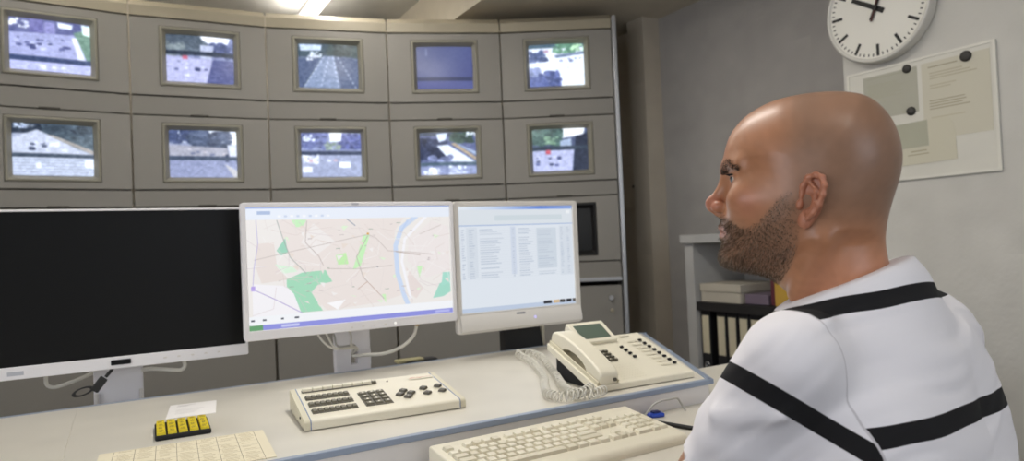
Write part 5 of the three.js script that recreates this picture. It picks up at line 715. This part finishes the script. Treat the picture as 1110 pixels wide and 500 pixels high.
    const pu = part('pupil', new THREE.SphereGeometry(0.0128, 16, 6, 0, Math.PI * 2, 0, 0.2).rotateX(Math.PI / 2), M.blackGloss, e); pu.quaternion.copy(ir.quaternion);
  }
  // hair: short tapered strands on skin, made where a mask allows
  const hairs = (count, region, len, wid, colors, flow) => {
    const p = headLocal.attributes.position, n = headLocal.attributes.normal, ix = headLocal.index.array, pick = []; let total = 0;
    for (let i = 0; i < ix.length; i += 3) { const f = p.getX(ix[i]), u = p.getY(ix[i]), t = p.getZ(ix[i]), m = region(f, u, t); if (m > 0.03) { total += m; pick.push([i, total]); } }
    const pos = [], col = [];
    for (let k = 0; k < count; k++) {
      const x = rnd() * total; let a = 0, b = pick.length - 1; while (a < b) { const m = (a + b) >> 1; if (pick[m][1] < x) a = m + 1; else b = m; }
      const i = pick[a][0]; let r1 = rnd(), r2 = rnd(); if (r1 + r2 > 1) { r1 = 1 - r1; r2 = 1 - r2; }
      const A = V().fromBufferAttribute(p, ix[i]), B2 = V().fromBufferAttribute(p, ix[i + 1]), C = V().fromBufferAttribute(p, ix[i + 2]), o = A.clone().addScaledVector(B2.sub(A), r1).addScaledVector(C.sub(A), r2), nn = V().fromBufferAttribute(n, ix[i]);
      const fl = flow(o, nn), d = nn.clone().multiplyScalar(fl.lift).add(fl.dir).add(V(rr(-0.35, 0.35), rr(-0.35, 0.35), rr(-0.35, 0.35))).normalize(), L = len * rr(0.55, 1.1) * (fl.k ?? 1), side = V().crossVectors(d, nn).normalize(), s2 = V().crossVectors(d, side), w = wid * rr(0.7, 1.2);
      o.addScaledVector(nn, -0.0006); const mid = o.clone().addScaledVector(d, L * 0.55), tip = mid.clone().addScaledVector(d.clone().add(V(0, -0.35, 0)).normalize(), L * 0.45);
      const ring = [0, 1, 2].map((j) => side.clone().multiplyScalar(Math.cos(j * 2.094) * w).addScaledVector(s2, Math.sin(j * 2.094) * w)), c = colors(o), put = (...v) => v.forEach((q) => { pos.push(q.x, q.y, q.z); col.push(...c); });
      for (let j = 0; j < 3; j++) { const m = (j + 1) % 3, a0 = o.clone().add(ring[j]), b0 = o.clone().add(ring[m]), a1 = mid.clone().addScaledVector(ring[j], 0.75), b1 = mid.clone().addScaledVector(ring[m], 0.75); put(a0, b0, b1, a0, b1, a1, a1, b1, tip); }
    }
    const g = new THREE.BufferGeometry(); g.setAttribute('position', new THREE.Float32BufferAttribute(pos, 3)); g.setAttribute('color', new THREE.Float32BufferAttribute(col, 3)); g.computeVertexNormals(); return g.applyMatrix4(headM);
  };
  seedState = 99;
  const hairMat = new THREE.MeshStandardMaterial({ vertexColors: true, roughness: 0.6 });
  const beardCol = (o) => { const g = rnd(), chin = sst(0.085, 0.11, o.x) * sst(-0.05, -0.075, o.y); return g < 0.12 + 0.22 * chin ? [0.34, 0.29, 0.22] : g < 0.5 ? [0.17, 0.105, 0.06] : [0.075, 0.048, 0.03]; };
  const bd = part('beard', hairs(13000, (f, u, t) => beardMask(f, u, Math.abs(t)), 0.0056, 0.00017, beardCol, (o, nn) => ({ lift: 0.75, dir: V(0.15, -0.75, 0), k: o.y > -0.045 && o.x > 0.095 ? 0.7 : 0.65 + 0.45 * sst(0.02, 0.1, o.x) })), hairMat, man); bd.userData.kind = 'stuff';
  for (const s of [-1, 1]) {
    const arch = [[0.009, 0.0235], [0.022, 0.0265], [0.034, 0.0275], [0.049, 0.0215]];           // side, up
    const region = (f, u, t) => { if (t * s < 0 || f < 0.05) return 0; const q = [Math.abs(t), u, 0]; let d = 1; for (let i = 0; i < 3; i++) d = Math.min(d, cap(q, [...arch[i], 0], [...arch[i + 1], 0], 0, 0)); const half = 0.0056 - 0.0026 * sst(0.03, 0.047, q[0]); return sst(half + 0.0012, half - 0.001, d); };
    const eb = part('eyebrow', hairs(2200, region, 0.007, 0.00026, () => [0.035, 0.025, 0.02], (o, nn) => ({ lift: 0.3, dir: V(-0.7, 0.1, s * 0.6) })), hairMat, man); eb.userData.kind = 'stuff';
    const lashP = []; for (let i = 0; i < 16; i++) { const a = -0.9 + 1.9 * i / 15; lashP.push([a]); }
    const lg = lashP.map(([a]) => { const o = onHead(0.0775 + 0.0138 * Math.cos(a) * 0.95, 0.0155, s * (0.0305 + 0.0135 * Math.sin(a))), d = HF_.clone().multiplyScalar(Math.cos(a)).addScaledVector(HS_, s * Math.sin(a)).addScaledVector(V(0, 1, 0), 0.35).normalize(); const g = new THREE.ConeGeometry(0.0009, 0.006, 4).translate(0, 0.003, 0); g.applyQuaternion(new THREE.Quaternion().setFromUnitVectors(V(0, 1, 0), d)); return g.translate(o.x, o.y, o.z); });
    part('eyelashes', lg, M.blackMatte, man).userData.kind = 'stuff';
  }
  // shirt, cut into torso, sleeves, stripes and seams
  const shirtWhite = new THREE.MeshStandardMaterial({ color: S3('#e9e6ea'), roughness: 0.92 }), shirtBlack = new THREE.MeshStandardMaterial({ color: S3('#121114'), roughness: 0.95 });
  const sg = orient(nets(shirtSDF, [0.05, 0.5, -1.2], [0.78, 1.10, -0.5], 0.0062, 1.7));
  const seamN = TL.clone().addScaledVector(V(0, 1, 0), -0.15).normalize(), seamR = TL.clone().negate().addScaledVector(V(0, 1, 0), -0.15).normalize(), S1 = V(...SH), S2 = V(...SHR);
  const seam = (x, y, z) => Math.max((x - S1.x) * seamN.x + (y - S1.y) * seamN.y + (z - S1.z) * seamN.z + 0.0075, (x - S2.x) * seamR.x + (y - S2.y) * seamR.y + (z - S2.z) * seamR.z + 0.0075);
  const [torsoG, seamG, sleeveG] = cutBand(sg, seam, -0.0008, 0.0008);
  const down = (x, y, z) => 0.004 * (noise2(x * 26 + 9, z * 26 + 40, 44) - 0.5) - ((x - T0.x) * TU.x + (y - T0.y) * TU.y + (z - T0.z) * TU.z);
  const armN = V(-0.544, -0.839, 0.018).normalize(), armN2 = V(-0.2, -0.93, -0.3).normalize(), along = (x, y, z) => (x - T0.x) * TL.x + (z - T0.z) * TL.z > 0 ? (x - S1.x) * armN.x + (y - S1.y) * armN.y + (z - S1.z) * armN.z : (x - S2.x) * armN2.x + (y - S2.y) * armN2.y + (z - S2.z) * armN2.z;
  const [t0, st1, t1] = cutBand(torsoG, down, 0.0105, 0.0290), [t2, st2, t3] = cutBand(t1, down, 0.1410, 0.1620), [s0, st3, s1] = cutBand(sleeveG, along, 0.0345, 0.0550);
  const shirt = part('shirt', mergeGeometries([t0, t2, t3]), shirtWhite, man);
  const half = (g, k) => { const p = g.attributes.position, n = g.attributes.normal, a = [], b = []; for (let i = 0; i < p.count; i += 3) { const l = ((p.getX(i) - T0.x) * TL.x + (p.getZ(i) - T0.z) * TL.z) * k; if (l > 0) for (let j = i; j < i + 3; j++) { a.push(p.getX(j), p.getY(j), p.getZ(j)); b.push(n.getX(j), n.getY(j), n.getZ(j)); } } const r = new THREE.BufferGeometry(); r.setAttribute('position', new THREE.Float32BufferAttribute(a, 3)); r.setAttribute('normal', new THREE.Float32BufferAttribute(b, 3)); return r; };
  part('stripe', st1, shirtBlack, shirt).userData.label = 'upper black stripe across the back'; part('stripe', st2, shirtBlack, shirt).userData.label = 'lower black stripe across the back';
  for (const k of [1, -1]) { part('sleeve', half(mergeGeometries([s0, s1]), k), shirtWhite, shirt); part('stripe', half(st3, k), shirtBlack, shirt).userData.label = 'black stripe on a sleeve'; }
  part('seam', seamG, mat('#c9c5c9', 0.95), shirt);
  // legs under the desk
  const hipL = V(0, -0.52, -0.09).applyMatrix4(TM).toArray(), hipR = V(0, -0.52, 0.09).applyMatrix4(TM).toArray(), fw = V(-0.55, 0, -0.83).normalize();
  const off = (a, f, y, l) => [a[0] + fw.x * f + TL.x * l, y, a[2] + fw.z * f + TL.z * l], kL = off(hipL, 0.42, 0.52, 0.06), kR = off(hipR, 0.42, 0.52, -0.06), aL = off(hipL, 0.40, 0.10, 0.05), aR = off(hipR, 0.40, 0.10, -0.05);
  const legs = (p) => { let r = cap(p, hipL, kL, 0.088, 0.062); r = smin(r, cap(p, kL, aL, 0.060, 0.045), 0.02); let q = cap(p, hipR, kR, 0.088, 0.062); q = smin(q, cap(p, kR, aR, 0.060, 0.045), 0.02); const t = toT(p); let w = ell([t[0], t[1], t[2]], [-0.01, -0.53, 0], [0.14, 0.12, 0.182]); w = Math.max(w, t[1] + 0.46); return smin(smin(r, q, 0.02), w, 0.04); };
  part('trousers', orient(nets(legs, [-0.15, 0.05, -1.6], [0.85, 0.72, -0.45], 0.013, 1.6)), M.trousers, man);
  for (const a of [aL, aR]) part('shoe', orient(nets((p) => Math.max(smin(cap(p, [a[0], 0.085, a[2]], [a[0], 0.05, a[2]], 0.05, 0.045), cap(p, [a[0] - fw.x * 0.03, 0.045, a[2] - fw.z * 0.03], [a[0] + fw.x * 0.17, 0.035, a[2] + fw.z * 0.17], 0.042, 0.036), 0.03), 0.001 - p[1]), [a[0] - 0.25, -0.01, a[2] - 0.25], [a[0] + 0.25, 0.16, a[2] + 0.25], 0.008, 1.5)), M.shoe, man);
}
{ // swivel chair under him, below the picture's edge
  const seatC = V(-0.02, -0.6, 0).applyMatrix4(TM), c = thing('swivel_chair', 'dark swivel chair under the seated man, mostly out of the picture', 'chair', V(seatC.x, 0, seatC.z), Math.atan2(0.55, 0.83));
  part('seat', rbx(-0.23, 0.23, 0.35, 0.405, -0.25, 0.2, 0.025, 3), M.chairFabric, c); part('backrest', rbx(-0.19, 0.19, 0.50, 0.70, 0.21, 0.25, 0.018, 3), M.chairFabric, c); part('back_bar', rbx(-0.03, 0.03, 0.33, 0.62, 0.25, 0.265, 0.004), M.chairPlastic, c); part('seat_plate', rbx(-0.1, 0.1, 0.32, 0.35, -0.1, 0.262, 0.006), M.chairPlastic, c); part('gas_column', cyl(0.025, 0.03, 0.25), M.chairPlastic, c, V(0, 0.2, 0));
  for (let i = 0; i < 5; i++) { const a = i * Math.PI * 0.4 + 0.3, l = part('base_leg', rbx(0.02, 0.29, 0.07, 0.095, -0.02, 0.02, 0.006), M.chairPlastic, c); l.rotation.y = a; part('castor', new THREE.CylinderGeometry(0.03, 0.03, 0.04, 20).rotateX(Math.PI / 2).translate(0.27, 0.03, 0), M.chairPlastic, c).rotation.y = a; }
}
renderer.render(scene, camera);
